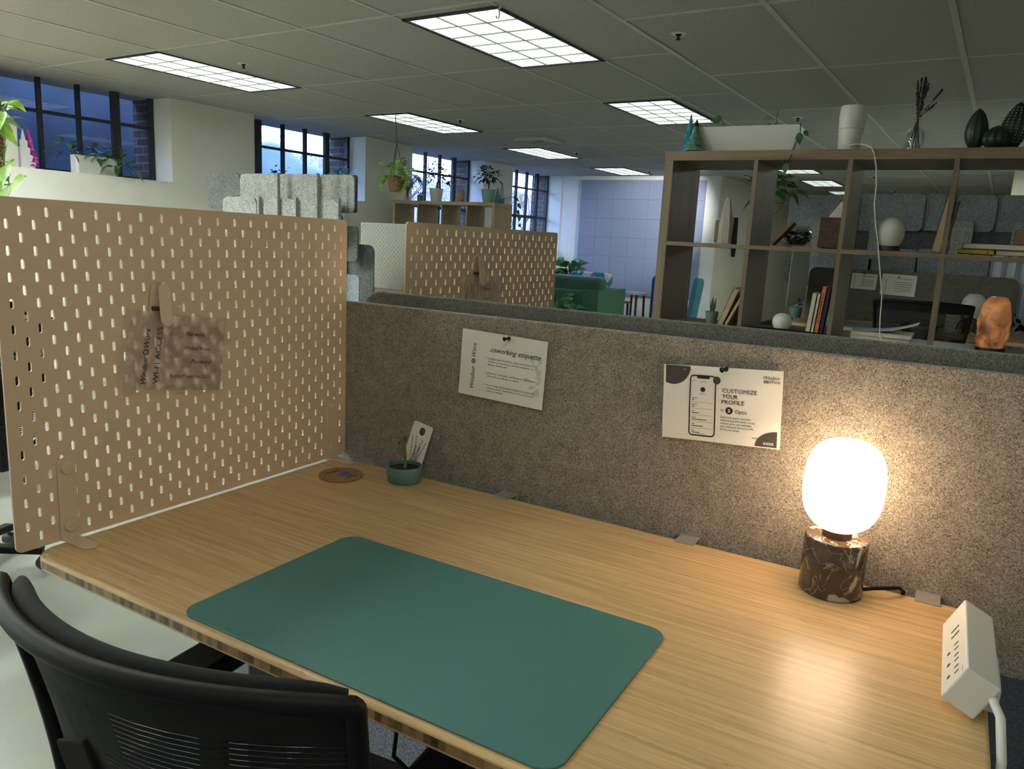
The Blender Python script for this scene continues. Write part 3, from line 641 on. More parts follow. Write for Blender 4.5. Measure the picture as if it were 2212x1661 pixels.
def felt_screen(name, label, x0, x1, z0, z1, y, m, r=.06):
    o = MB().prism(rrect(x1 - x0, z1 - z0, r, 8, (x0 + x1) / 2, (z0 + z1) / 2), 0, .013, Matrix(((1, 0, 0, 0), (0, 0, -1, y + .013), (0, 1, 0, 0), (0, 0, 0, 1)))).build('felt_screen', m, bevel=.004, seg=3)
    return tag(o, label, 'desk screen', 'felt desk screens')
felt_screen('a', 'taupe felt screen behind the bamboo desk with two notices pinned on it', -.06, 1.46, .772, 1.254, 0.0, M['felt'])
felt_screen('b', 'second grey felt screen just behind the taupe one', .02, 1.60, .80, 1.281, .030, M['felt2'])

# ---------------------------------------------------------------- papers
def sheet(name, label, cat, w, h, mx, pm, bendf, content, group=None):
    t = thing(name, label, cat, mx.translation, 0, group)
    loc = Matrix.Translation(-mx.translation) @ mx
    g = MB(); nx, ny = 54, 36
    g.add([(w * (i / nx - .5), h * (j / ny - .5), 0) for i in range(nx + 1) for j in range(ny + 1)], [(i * (ny + 1) + j, (i + 1) * (ny + 1) + j, (i + 1) * (ny + 1) + j + 1, i * (ny + 1) + j + 1) for i in range(nx) for j in range(ny)])
    g.v = [(x, y, bendf(x, y)) for x, y, z in g.v]; g.build('paper_sheet', pm, t, True, mx=loc)
    for nm, mb, m, lift in content:
        mb.v = [(x, y, bendf(x, y) + lift) for x, y, z in mb.v]
        mb.build(nm, m, t, mx=loc)
    return t
def T(mb, w, h, s, u, v, wid, hgt=None, shear=0, bold=0, rot=0, anchor='l'):
    """text at fraction (u, v) of a w x h sheet (v down), scaled to a fraction of its width"""
    vs, fs = text_polys(s, wid * w, hgt, (u - .5) * w, (.5 - v) * h, shear, bold, rot, anchor); mb.add(vs, fs)
# notice: coworking etiquette
w, h = .207, .142
A = MB(); B = MB(); Cc = MB()
T(A, w, h, 'coworking etiquette', .355, .285, .58, .0155, .35, .008)
T(A, w, h, 'Windsor', .180, .88, .235, .0140, .3, .006, R_(90)); T(A, w, h, 'Worx', .180, .40, .150, .0140, .3, .006, R_(90)); gear(A, (.180 - .5) * w - .0045, (.5 - .465) * h, .0056)
for s, v, wd_ in (('headphones should be used at all times for', .40, .55), ('virtual conversations on the computer or', .445, .53), ('phone, thank you!', .49, .23),
                  ('phone or computer notifications and ringers', .62, .56), ('should be on vibrate or silent', .665, .37),
                  ('try to keep conversation levels to a respectful', .80, .565), ('volume. please book time in the conference', .845, .55), ('room as needed', .89, .20)):
    T(B, w, h, s, .335, v, wd_, .0058)
for v in (.385, .605, .785): B.add([((.315 - .5) * w + .0009 * math.cos(a), (.5 - v) * h + .0009 * math.sin(a), 0) for a in [i * .7854 for i in range(8)]], [tuple(range(8))])
for cx, cy, a, L in ((.90, .42, 100, .022), (.98, .48, 60, .022), (.94, .55, 0, .02), (.80, .60, 170, .02), (.86, .70, 200, .02), (.90, .78, 250, .022), (.97, .76, 285, .022), (.93, .62, 45, .018), (.84, .30, 110, .022), (.93, .30, 80, .022)):
    c_ = Vector(((min(cx, .93) - .5) * w, (.5 - cy) * h)); d_ = Vector((math.cos(R_(a)), math.sin(R_(a)))); q_ = Vector((-d_.y, d_.x))
    Cc.add([(*(c_ - d_ * L * .5), 0), (*(c_ + q_ * L * .25), 0), (*(c_ + d_ * L * .5), 0), (*(c_ - q_ * L * .25), 0)], [(0, 3, 2, 1)])
lim = w / 2 - .001
Cc.v = [(max(-lim, min(lim, a)), b, c) for a, b, c in Cc.v]
ca, sa = math.cos(R_(-2.0)), math.sin(R_(-2.0))
mx1 = frame_mx((.4415, -.0065, 1.149), (ca, 0, sa), (-sa, 0, ca))
b1 = lambda x, y: .0015 + .008 * max(0, -y - .02) * (1 + 3 * abs(x)) + .02 * (x - .01) ** 2
sheet('notice', 'white coworking etiquette notice pinned on the felt, left of the other notice', 'notice', w, h, mx1, M['paper'], b1, [('heading', A, M['ink'], .0004), ('small_print', B, M['inkg'], .0004), ('flower_print', Cc, M['inkp'], .0002)], 'notices pinned to the felt screen')
# notice: customize your profile
w2, h2 = .2125, .138
A = MB(); B = MB(); G = MB(); G2 = MB(); G3 = MB(); P_ = MB(); Wt = MB()
def xy(u, v): return ((u - .5) * w2, (.5 - v) * h2)
T(A, w2, h2, 'CUSTOMIZE', .515, .325, .285, .0105, 0, 0); T(A, w2, h2, 'YOUR', .515, .40, .13, .0105, 0, .008); T(A, w2, h2, 'PROFILE', .51, .475, .19, .0105, 0, .008)
T(A, w2, h2, 'in', .505, .575, .02, .0075); T(A, w2, h2, 'Optix', .625, .59, .10, .010)
T(A, w2, h2, 'Windsor', .845, .115, .135, .0085, .25); T(A, w2, h2, 'Worx', .895, .165, .085, .0085, .25); gear(A, *xy(.858, .148), .0026); gear(A, *xy(.880, .148), .0026, 6)
cx, cy = xy(.575, .56); A.add([(cx + .0066 * math.cos(i * .2618), cy + .0066 * math.sin(i * .2618), 0) for i in range(24)], [tuple(range(24))])
T(Wt, w2, h2, 'S', .5645, .582, .022, .0085, 0, .02)
for k, (s, wd_) in enumerate((('Easily book spaces, view your', .255), ('balances and allowances, access', .29), ('member perks, and customize', .26), ('your community directory profile', .28), ('all from your phone.', .165))):
    T(B, w2, h2, s, .505, .665 + .04 * k, wd_, .0056)
qc = xy(.085, .0); pts = [xy(.02, .005), xy(.02, .245)]
for a in range(-110, 1, 10): pts.append((qc[0] + .0315 * math.cos(R_(a)), qc[1] - .002 + .0345 * math.sin(R_(a))))
pts = [p for p in pts if p[1] <= h2 / 2 - .0005]; G.add([(a, b, 0) for a, b in pts], [tuple(range(len(pts)))])
qc = xy(.975, .985); pts = [xy(.975, .985)] + [(qc[0] + .037 * math.cos(R_(a)), qc[1] + .0285 * math.sin(R_(a))) for a in range(90, 181, 9)]; G2.add([(a, b, 0) for a, b in pts], [tuple(range(len(pts)))])
cc = xy(.462, .175); G3.add([(cc[0] + .007 * math.cos(i * .2618), cc[1] + .007 * math.sin(i * .2618), .0001) for i in range(24)], [tuple(range(24))])
T(Wt, w2, h2, '>>>>>>>>', .11, .075, .085, .007); T(B, w2, h2, '>>>', .205, .078, .04, .007); T(B, w2, h2, '>>>>>>>', .775, .90, .075, .007)
T(Wt, w2, h2, 'xxxx', .865, .955, .085, .009, 0, .012)
def dense(pts, k=10):
    o = []
    for i in range(len(pts)):
        a = Vector(pts[i]); b = Vector(pts[(i + 1) % len(pts)]); m_ = k if (b - a).length > .01 else 1
        o += [tuple(a.lerp(b, j / m_)) for j in range(m_)]
    return o
out = dense(rrect(.049, .113, .0075, 6, *xy(.345, .53))); inn = dense(rrect(.0445, .1085, .0055, 6, *xy(.345, .53))); n = len(out)
P_.add([(a, b, 0) for a, b in out] + [(a, b, 0) for a, b in inn], [(i, (i + 1) % n, n + (i + 1) % n, n + i) for i in range(n)])
pc = xy(.345, .145); P_.add([(a, b, 0) for a, b in rrect(.0235, .006, .0025, 4, *pc)], [tuple(range(20))][:1])
cc = xy(.345, .31); P_.add([(cc[0] + .0045 * math.cos(i * .3927), cc[1] + .0045 * math.sin(i * .3927), 0) for i in range(16)], [tuple(range(16))])
T(B, w2, h2, 'Edit Profile', .322, .215, .05, .003); T(B, w2, h2, 'Cancel', .25, .205, .028, .003); T(B, w2, h2, 'Change photo', .315, .375, .06, .003)
def blur_bar(u, v, wd_, ht): B.add([(*xy(u, v), 0), (*xy(u + wd_, v), 0), (*xy(u + wd_, v - ht), 0), (*xy(u, v - ht), 0)], [(0, 1, 2, 3)])
for k, (a_, b_) in enumerate(((.045, .02), (.045, .025), (.018, .062), (.035, .13), (.03, .10), (.025, .07))):
    v = .43 + .088 * k; blur_bar(.255, v, a_, .007); blur_bar(.255, v + .028, b_, .010)
    B.add([(*xy(.255, v + .05), 0), (*xy(.435, v + .05), 0), (*xy(.435, v + .053), 0), (*xy(.255, v + .053), 0)], [(0, 3, 2, 1)])
B.add([(*xy(.315, .905), 0), (*xy(.375, .905), 0), (*xy(.375, .909), 0), (*xy(.315, .909), 0)], [(0, 3, 2, 1)])
ca, sa = math.cos(R_(3.6)), math.sin(R_(3.6))
mx2 = frame_mx((.9035, -.008, 1.141), (ca, 0, sa), (-sa, 0, ca))
b2 = lambda x, y: .002 + .0012 * math.sin(38 * x + 9 * y) + .0008 * math.sin(71 * y - 30 * x) + .045 * max(0, -x - .085) + .09 * (x + .01) ** 2
sheet('notice', 'white customize your profile notice with a phone drawing, pinned above the lit lamp', 'notice', w2, h2, mx2, M['paper'], b2,
      [('heading', A, M['ink'], .0007), ('small_print', B, M['inkg'], .0006), ('corner_print', G, M['inkg'], .0005), ('corner_print', G2, M['inkg'], .0005), ('phone_badge', G3, M['inkg'], .0007), ('phone_outline', P_, M['ink'], .0006), ('white_print', Wt, M['paper'], .0010)], 'notices pinned to the felt screen')
def pushpin(p, label, d=(-.35, -1, -.1)):
    t = thing('pushpin', label, 'pushpin', p, 0, 'black pushpins in the felt screen')
    q = Vector(d).normalized().to_track_quat('Z', 'Y').to_matrix().to_4x4()
    MB().lathe([(0, -.002), (.0048, -.001), (.0050, .001), (.0026, .003), (.0024, .009), (.0044, .011), (.0048, .0125), (0, .0135)], n=16, mx=q).build('pin_head', M['pin'], t, True)
    MB().tube([(0, 0, 0), -Vector(d).normalized() * .008], .0006, 5).build('needle', M['steel'], t)
pushpin(at(1099, 731, -.012), 'black pushpin holding the coworking etiquette notice'); pushpin(at(1568, 797, -.014), 'black pushpin holding the customize your profile notice')

# laminated wifi card held by a peg clip
def wifi_content(w, h, full=True):
    A = MB(); Ln = MB()
    T(A, w, h, 'Windsor', .215, .92, .24, .0155, .3, .005, R_(90)); T(A, w, h, 'Worx', .215, .455, .17, .0155, .3, .005, R_(90)); gear(A, -.285 * w - .0050, (.5 - .515) * h, .0062, 12)
    T(A, w, h, 'WI-FI ACCESS', .335, .92, .50, .0150, 0, 0, R_(90))
    T(A, w, h, 'Network', .575, .27, .20, .0115, .3, .006); T(A, w, h, 'WindsorWorx', .56, .455, .285, .0105, 0, 0); T(A, w, h, 'Password', .655, .635, .215, .0115, .3, .006); T(A, w, h, 'BetterTogether2023', .45, .835, .425, .0105, 0, 0)
    c1 = (.06 * w, .085 * h); c2x = .355 * w; c2y = c1[1] - (.022 + .0425 + .0026 * 0)
    for k in range(9):
        r1 = .0165 + .0029 * k; r2 = .0395 - .0029 * k; c2y = c1[1] - .056
        pts = [(.495 * w, c1[1] + r1)] + [(c1[0] + r1 * math.cos(R_(a)), c1[1] + r1 * math.sin(R_(a))) for a in range(90, 271, 9)]
        pts += [(c2x + r2 * math.cos(R_(a)), c2y + r2 * math.sin(R_(a))) for a in range(90, -91, -9)]
        pts += [(.04 * w, c2y - r2), (-.06 * w - .001 * k, c2y - r2 - .004)]
        lx = w * .497; ly = h * .495
        run = []
        for p in pts:
            if abs(p[0]) < lx and abs(p[1]) < ly: run.append(p)
            else:
                if len(run) > 1: ribbon(Ln, run, .0005)
                run = []
        if len(run) > 1: ribbon(Ln, run, .0005)
    return [('lettering', A, M['ink'], .0005), ('line_pattern', Ln, M['inkl'], .0004)]
w3, h3 = .208, .141
b3 = lambda x, y: .003 + .20 * max(0, -x - .035) ** 1.3 * (.6 + 3 * max(0, y + .07)) + .03 * max(0, x) * 0
ang = R_(-8.3)
mx3 = frame_mx((.007, -.4635, 1.178), (0, math.cos(ang), math.sin(ang)), (0, -math.sin(ang), math.cos(ang)))
sheet('wifi_card', 'translucent wi-fi access card clipped on the large pegboard by the desk', 'card', w3, h3, mx3, M['lam'], b3, wifi_content(w3, h3), 'wi-fi cards on the pegboards')
ang = R_(-3)
mx4 = frame_mx((.150, .345, 1.248), (0, math.cos(ang), math.sin(ang)), (0, -math.sin(ang), math.cos(ang)))
sheet('wifi_card', 'wi-fi access card on the shadowed pegboard, half hidden by the felt screen', 'card', w3, h3, mx4, M['lam'], b3, wifi_content(w3, h3), 'wi-fi cards on the pegboards')
def peg_clip(p, label, rot=R_(-6)):
    t = thing('peg_clip', label, 'clip', p, 0, 'beige clips on the pegboards')
    base = Matrix(((0, 0, 1, 0), (1, 0, 0, 0), (0, 1, 0, 0), (0, 0, 0, 1))) @ Matrix.Rotation(rot, 4, 'Z')
    pl = rrect(.024, .078, .0119, 8)
    MB().prism(pl, .0, .003, base).build('back_leaf', M['beige'], t, bevel=.0008)
    tilt = Matrix.Rotation(R_(-13), 4, 'X')
    MB().prism([(x, y + .004) for x, y in pl], .0, .003, Matrix.Translation((.017, .008, -.004)) @ base @ tilt).build('front_leaf', M['beige'], t, bevel=.0008)
    MB().tube([(.003, -.008, -.006), (.016, -.002, -.006)], .004, 10).build('spring', M['dark'], t)
peg_clip((.004, -.500, 1.268), 'beige clip holding the wi-fi card on the large pegboard'); peg_clip((.1445, .330, 1.330), 'beige clip on the shadowed pegboard behind the felt screens')

# ---------------------------------------------------------------- things on the desk
lamp = thing('table_lamp', 'lit globe lamp on a brown marble base at the right of the desk', 'lamp', (1.130, -.088, ZD))
MB().lathe([(0, .001), (.046, .001), (.0485, .004), (.0485, .091), (.0465, .0935), (0, .0935)], n=64).build('marble_base', M['marble'], lamp, True)
MB().lathe([(0, .0935), (.0225, .0935), (.0225, .113), (.020, .114), (0, .114)], n=40).build('collar', M['brass'], lamp, True)
pr_ = [(.019, .105), (.030, .108), (.044, .118), (.054, .133), (.0595, .152), (.0610, .175), (.0600, .200), (.0560, .222), (.046, .240), (.030, .250), (.012, .2535), (0, .254)]
def smooth_prof(p, k=3):
    for _ in range(k):
        q = [p[0]]
        for a, b in zip(p[:-1], p[1:]): q += [(a[0] * .75 + b[0] * .25, a[1] * .75 + b[1] * .25), (a[0] * .25 + b[0] * .75, a[1] * .25 + b[1] * .75)]
        p = q + [p[-1]]
    return p
MB().lathe(smooth_prof(pr_, 2), n=48).build('globe', emit('warm_globe', (1.0, .71, .45), GLOBE), lamp, True)
MB().tube([(.046, .006, .012), (.062, .012, .016), (.082, .025, .017), (.098, .045, .014), (.104, .060, .004), (.105, .063, -.04), (.105, .064, -.12)], .0032, 8).build('cord', M['black'], lamp, True)

ps = thing('power_strip', 'white power strip box clamped on the right rear corner of the desk', 'power strip', (1.3138, -.375, .949))
th = R_(64.65); L_, w_, h_ = .2113, .0516, .0408
pmx = Matrix.Rotation(R_(.47), 4, 'Z') @ Matrix.Rotation(-th, 4, 'Y')
# local frame: x = outlet-face direction (towards the desk is -x), z = face normal, y = along the strip
bx = MB().box((-w_, 0, -h_), (0, L_, 0)); bx.build('housing', M['white'], ps, bevel=.0025, mx=pmx, seg=3)
sl = MB()
for y in (.020, .034, .052, .066, .084, .098): sl.box((-.024, y - .0012, -.0005), (-.016, y + .0012, .0004))
for y in (.027, .059, .091): sl.prism([(-.038, y - .003), (-.034, y - .003), (-.032, y), (-.034, y + .003), (-.038, y + .003)], -.0005, .0004)
for y in (.128, .146): sl.box((-.030, y - .0018, -.0005), (-.014, y + .0018, .0004))
sl.build('outlets', M['dark'], ps, mx=pmx)
A = MB()
for k, L in enumerate((.003, .002, .0035, .0025)): A.box((-.0095, .004 + .0035 * k, .0), (-.0085, .0065 + .0035 * k, .0002))
A.build('small_mark', M['greym'], ps, mx=pmx)
cb = MB().box((.018, .03, -.064), (.040, .12, -.03)); cb.build('clamp', M['white'], ps, bevel=.003)
MB().tube([(.030, .004, -.033), (.038, -.020, -.040), (.043, -.050, -.075), (.044, -.075, -.14), (.040, -.09, -.25), (.03, -.08, -.40)], .0052, 10).build('cable', M['white'], ps, True)

cst = thing('coaster', 'round cork coaster with a blue print near the pegboard corner', 'coaster', (.118, -.140, ZD))
MB().lathe([(0, 0), (.047, 0), (.048, .002), (.047, .0055), (0, .0055)], n=48).build('cork_disc', M['cork'], cst, True)
b_ = MB(); pts = [((.016 + .004 * math.sin(3 * a + 1)) * math.cos(a), (.016 + .004 * math.sin(3 * a + 1)) * math.sin(a) * .8, .0058) for a in [i * .3142 for i in range(20)]]; b_.add([(x + .008, y + .006, z) for x, y, z in pts], [tuple(range(20))]); b_.build('blue_print', M['bluei'], cst)
b_ = MB()
for k, (x, wdd) in enumerate(((-.026, .045), (-.020, .035), (.030, .03))): b_.bar((x, -wdd / 2, .0057), (x + .002, wdd / 2, .0057), .0022, .0006)
b_.build('edge_print', M['burn'], cst)

pot = thing('potted_seedling', 'low teal bowl with a small seedling, left of the white card', 'potted plant', (.2485, -.073, ZD))
pot.scale = (.84, .84, .95); pot.location = (.2475, -.078, ZD)
MB().lathe([(0, 0), (.040, 0), (.044, .004), (.0465, .018), (.0465, .036), (.0455, .0385), (.0425, .0385), (.0425, .030), (0, .030)], n=48).build('bowl', M['tealpot'], pot, True)
MB().lathe([(0, .031), (.0424, .0305)], n=32, wob=lambda a, z: 1).build('soil', M['soil'], pot)
hl = MB()
for a in (-105, -80, -150): hl.ball((.0465 * math.cos(R_(a)), .0465 * math.sin(R_(a)), .016), .0016, 8, 4)
hl.build('hole', M['pin'], pot)
MB().tube([(0, 0, .028), (-.002, .0, .05), (-.006, 0, .075), (-.010, .0, .085), (-.004, 0, .100)], [.003, .003, .0026, .0022, .002], 8).build('stem', M['stem'], pot, True)
MB().tube([(.002, 0, .028), (.003, 0, .06), (.002, -.002, .082), (-.006, 0, .105)], [.003, .0026, .0022, .0018], 8).build('stem', M['stem'], pot, True)
lf = MB(); rnd = random.Random(3)
for k in range(16):
    a = rnd.uniform(0, 6.28); c0 = Vector((-.016, 0, .092)) if k % 2 else Vector((-.003, 0, .104))
    lf.leaf(c0, (math.cos(a), math.sin(a), rnd.uniform(-.5, .3)), rnd.uniform(.010, .018), .005, .4)
lf.build('foliage', M['leaf'], pot, True)

# leaning card with a hole and a printed sprig
cdw, cdh = .058, .128
p0 = Vector((.226, -.052, ZD + .001))
br = Vector((.2535, -.036, ZD + .0013)); rt = Vector((.95, .03, -.20)).normalized(); up = Vector((.036, .021, .105)); up = (up - rt * up.dot(rt)).normalized()
cdh = .116; mxc = frame_mx(br - rt * .026 + up * cdh * .5, rt, up)
card = thing('bookmark_card', 'white card with a printed sprig leaning on the felt behind the seedling', 'card', mxc.translation); lc = Matrix.Translation(-mxc.translation) @ mxc
out = dense(rrect(.052, cdh, .005, 4), 8); n = len(out); hole = []
for x, y in out:
    a = math.atan2(y - .040, x - .002); hole.append((.002 + .0080 * math.cos(a), .040 + .0095 * math.sin(a)))
cm = MB(); cm.add([(x, y, z) for z in (0, .0012) for pl in (out, hole) for x, y in pl], [(i, (i + 1) % n, n + (i + 1) % n, n + i) for i in range(n)] + [(2 * n + i, 3 * n + i, 3 * n + (i + 1) % n, 2 * n + (i + 1) % n) for i in range(n)] + [(i, 2 * n + i, 2 * n + (i + 1) % n, (i + 1) % n) for i in range(n)] + [(n + i, n + (i + 1) % n, 3 * n + (i + 1) % n, 3 * n + i) for i in range(n)])
cm.build('card_sheet', M['paper'], card, mx=lc)
sp_ = MB()
for b0, b1 in (((.0, -.045), (-.012, .02)), ((.0, -.045), (.014, .015)), ((0, -.04), (.003, .0))):
    d_ = Vector(b1) - Vector(b0); q_ = Vector((-d_.y, d_.x)).normalized()
    for k in range(9):
        for s_ in (-1, 1):
            c_ = Vector(b0) + d_ * (.2 + .8 * k / 8) + q_ * s_ * .003; e_ = (d_.normalized() + q_ * s_ * .6).normalized(); f_ = Vector((-e_.y, e_.x))
            sp_.add([(*(c_), .0016), (*(c_ + e_ * .004 - f_ * .0011), .0016), (*(c_ + e_ * .008), .0016), (*(c_ + e_ * .004 + f_ * .0011), .0016)], [(0, 1, 2, 3)])
sp_.build('sprig_print', M['inkg'], card, mx=lc)

# ---------------------------------------------------------------- office chairs
def office_chair(label, loc, rotz, top=1.02, w=.52, group='black mesh office chairs'):
    """faces local +y; the back stands at y = 0"""
    t = thing('office_chair', label, 'office chair', loc, rotz, group); s0 = top - .53
    def bow(x, z): 
        k = (z - (top - .50)) / .50
        return -.050 + .085 * (x * x) / (w * w / 4) + .05 * (1 - k) ** 2 * 0 + .045 * math.cos((k - .35) * 2.2) - .055 * max(0, k) 
    def half(z): 
        k = max(0, min(1, (z - (top - .50)) / .50)); return w / 2 * (.80 + .20 * k ** .8)
    rail = []; N = 28
    for i in range(N + 1):
        x = -1 + 2 * i / N; z = top - .018 - .012 * abs(x) ** 3; rail.append(Vector((x * half(z), bow(x * half(z), z), z)))
    side = lambda s: [Vector((s * half(z), bow(half(z), z), z)) for z in [top - .03 - .47 * i / 12 for i in range(13)]]
    bot = [Vector((x * half(top - .5), bow(x * half(top - .5), top - .5), top - .5 - .02 * (1 - x * x))) for x in [1 - 2 * i / 12 for i in range(13)]]
    loop = rail + side(1) + bot + side(-1)[::-1]
    f = MB(); f.tube([p + Vector((0, -.012, 0)) for p in loop] + [rail[0] + Vector((0, -.012, 0))], .0105, 10); fr = f.build('back_frame', M['black'], t, True)
    r2 = MB(); r2.tube([p + Vector((0, .014, -.004)) for p in rail[1:-1]], [.006, .010] + [.0115] * (len(rail) - 6) + [.010, .006], 10); r2.build('top_rail', M['blackf'], t, True)
    ms = MB(); z = top - .045
    while z > top - .49:
        hw = half(z); pts = []
        for i in range(15):
            x = -hw + 2 * hw * i / 14; pts.append(Vector((x, bow(x, z) - .004, z)))
        vs = [];
        for p in pts: vs += [p + Vector((0, 0, .0026)), p - Vector((0, 0, .0026))]
        ms.add(vs, [(2 * i, 2 * i + 1, 2 * i + 3, 2 * i + 2) for i in range(14)]); z -= .0075
    ms.build('back_mesh', M['blackf'], t)
    cl = MB()
    cl.prism([(-half(top) * .97, top - .12), (half(top) * .97, top - .12), (half(top), top - .03), (-half(top), top - .03)], 0, .004, Matrix(((1, 0, 0, 0), (0, 0, -1, -.01), (0, 1, 0, 0), (0, 0, 0, 1))))
    n0 = len(cl.v); cl.v = []; cl.f = []; cl.mi = []
    K = 20; vs = []
    for j in range(5):
        z = top - .03 - .013 * j
        for i in range(K + 1):
            x = (-1 + 2 * i / K) * half(z); vs.append((x, bow(x, z) - .006, z))
    cl.add(vs, [(j * (K + 1) + i, j * (K + 1) + i + 1, (j + 1) * (K + 1) + i + 1, (j + 1) * (K + 1) + i) for j in range(4) for i in range(K)])
    cl.build('back_panel', M['blackf'], t, True)
    yb = MB()
    for sx in (-1, 1): yb.bar((0, bow(0, top - .42) - .02, top - .42), (sx * .09, bow(.09, top - .16) - .012, top - .16), .050, .006, (0, 1, 0))
    yb.bar((0, -.05, s0 - .04), (0, -.045, top - .40), .06, .016, (0, 1, 0)); yb.build('back_support', M['blackf'], t, bevel=.004)
    MB().prism(rrect(.40, .47, .09, 8, 0, .27), s0 - .065, s0, None).build('seat', M['blackf'], t, bevel=.02, seg=4)
    MB().box((-.09, .15, s0 - .11), (.09, .38, s0 - .066)).build('tilt_box', M['black'], t, bevel=.01)
    for s in (-1, 1):
        a = MB(); a.bar((s * .12, .27, s0 - .075), (s * .225, .27, s0 - .06), .05, .015); a.bar((s * .225, .27, s0 - .068), (s * .225, .27, s0 + .24), .05, .018, (0, 1, 0)); a.build('arm_post', M['black'], t, bevel=.004)
        MB().prism(rrect(.08, .24, .039, 6, s * .225, .24), s0 + .24, s0 + .272).build('armrest', M['black'], t, bevel=.01, seg=3)
    MB().lathe([(.028, .10), (.028, .28), (.018, .28), (.018, s0 - .11)], (0, .27, 0), 20).build('gas_lift', M['dark'], t, True)
    for k in range(5):
        a = R_(72 * k + 18); d = Vector((math.cos(a), math.sin(a), 0)); c0 = Vector((0, .27, 0))
        lg = MB(); lg.bar(c0 + Vector((0, 0, .115)), c0 + d * .30 + Vector((0, 0, .085)), .045, .03); l = lg.build('base_arm', M['black'], t, bevel=.006)
        MB().tube([c0 + d * .30 + Vector((-d.y, d.x, 0)) * .022 + Vector((0, 0, .036)), c0 + d * .30 - Vector((-d.y, d.x, 0)) * .022 + Vector((0, 0, .036))], .027, 16).build('caster', M['dark'], l)
    return t
office_chair('black mesh office chair in the foreground before the bamboo desk', (.560, -.885, .008), R_(5.5), 1.008, .52)
office_chair('black chair behind the second felt screen, only its top rail showing before the shelf', (.762, 1.22, 0.008), R_(180), 1.165, .47)
office_chair('black office chair seen only through the slots of the large pegboard', (-1.75, .05, 0), R_(100), 1.05, .48)
office_chair('black office chair far behind the pegboard by the windows', (-2.9, .55, 0), R_(70), 1.0, .48)

# ---------------------------------------------------------------- cube shelves
def cube_shelf(label, x0, y0, cols, rows, m, mh, loc_rot=0.0):
    """open oak cube shelf standing on the floor; x0, y0 = left front corner"""
    t = thing('cube_shelf', label, 'shelf', (x0, y0, 0), loc_rot); D = .39; c = .335; th = .016; F = .038
    W = 2 * F + cols * c + (cols - 1) * th; H = 2 * F + rows * c + (rows - 1) * th
    MB().box((0, 0, H - F), (W, D, H)).build('top_board', mh, t, bevel=.001)
    MB().box((0, 0, 0), (W, D, F)).build('bottom_board', mh, t, bevel=.001)
    for x in (0, W - F): MB().box((x, .001, F), (x + F, D - .001, H - F)).build('side_panel', m, t, bevel=.001)
    for k in range(1, cols):
        x = F + k * c + (k - 1) * th; MB().box((x, .003, F), (x + th, D - .003, H - F)).build('divider', m, t)
    for k in range(1, rows):
        z = F + k * c + (k - 1) * th; MB().box((F, .002, z), (W - F, D - .002, z + th)).build('shelf_board', mh, t)
    return t, W, H
cube_shelf('tall grey oak cube shelf at right holding books, lamps and ornaments', .097, 1.85, 5, 5, M['oak'], M['oakh'])
sx0 = at(848, 430, 6.1).x
cube_shelf('pale oak cube shelf before the windows with potted plants on top', sx0, 6.1, 4, 5, M['oakl'], M['oakl'])
S1, S2, S3 = 1.815, 1.447, 1.096    # surfaces of the right shelf
def X(u, v, Y): return at(u, v, Y).x
def mz(u0, u1, v, Y): return (at(u1, v, Y) - at(u0, v, Y)).length

# on top of the right shelf
Yt = 1.97
def cone_tree(name, label, x, y, z, h, r, m, cat='ornament', tiers=7, n=18, rag=.2, group=None):
    t = MB(); prof = [(0, 0), (r * .5, .0), (r * .55, h * .06)]
    for k in range(tiers):
        a = .06 + .9 * k / tiers; rr = r * (1 - k / tiers) * 1.0 + r * .06
        prof += [(rr, h * (a + .01)), (rr * .62, h * (a + .9 / tiers * .95))]
    prof += [(0, h)]
    rnd = random.Random(int(x * 1000))
    t.lathe(prof, n=n, wob=lambda a, z: 1 + rag * rnd.uniform(-1, 1))
    o = t.build(name, m); o.location = (x, y, z); return tag(o, label, cat, group)
cone_tree('glitter_tree', 'blue glittery ornament tree, the taller of two at the left end of the shelf top', X(1487, 322, 2.06), 2.06, S1, .185, .034, M['blueg'], tiers=12, rag=.25)
gt = cone_tree('glass_tree', 'green glass ornament tree with a gold tip in front of the blue one', X(1500, 323, 1.93), 1.93, S1, .136, .038, M['greeng'], tiers=5, n=24, rag=.05)
MB().lathe([(.013, .110), (.006, .128), (0, .140)], n=16).build('gold_tip', M['brass'], gt)
# long white planter, its long side to the camera
xa, xb = X(1513, 322, 2.0), X(1712, 320, 2.0)
pl = thing('planter', 'long white trough planter on top of the tall shelf', 'planter', ((xa + xb) / 2, 2.03, S1)); wp = (xb - xa) / 2
f = MB(); hp = .110
o_, i_ = [], []
for z, e in ((0, 0), (hp, .024)):
    o_ += [(-wp - e * .4, -.06 - e, z), (wp + e, -.06 - e, z), (wp + e, .06 + e, z), (-wp - e * .4, .06 + e, z)]
for z, e in ((hp, .018), (hp - .02, .012)):
    i_ += [(-wp - e * .4 + .006, -.06 - e, z), (wp + e - .006, -.06 - e, z), (wp + e - .006, .06 + e, z), (-wp - e * .4 + .006, .06 + e, z)]
f.add(o_, [(0, 3, 2, 1)] + [(i, (i + 1) % 4, 4 + (i + 1) % 4, 4 + i) for i in range(4)])
f.add(o_[4:] + i_, [(i, (i + 1) % 4, 4 + (i + 1) % 4, 4 + i) for i in range(4)] + [(4 + i, 4 + (i + 1) % 4, 8 + (i + 1) % 4, 8 + i) for i in range(4)] + [(8, 9, 10, 11)])
f.build('trough', M['ceram'], pl)
lf = MB(); L0 = Vector((X(1566, 270, 2.03) - pl.location.x, 0, hp + .0)); L1 = Vector((X(1560, 258, 2.03) - pl.location.x, 0, hp + .040))
st = MB(); st.tube([L0, L0 + Vector((-.002, 0, .015)), L1], .0016, 6)
lf.leaf(L1, (-1, -.1, .25), .052, .036, .35, (0.1, -1, .25))
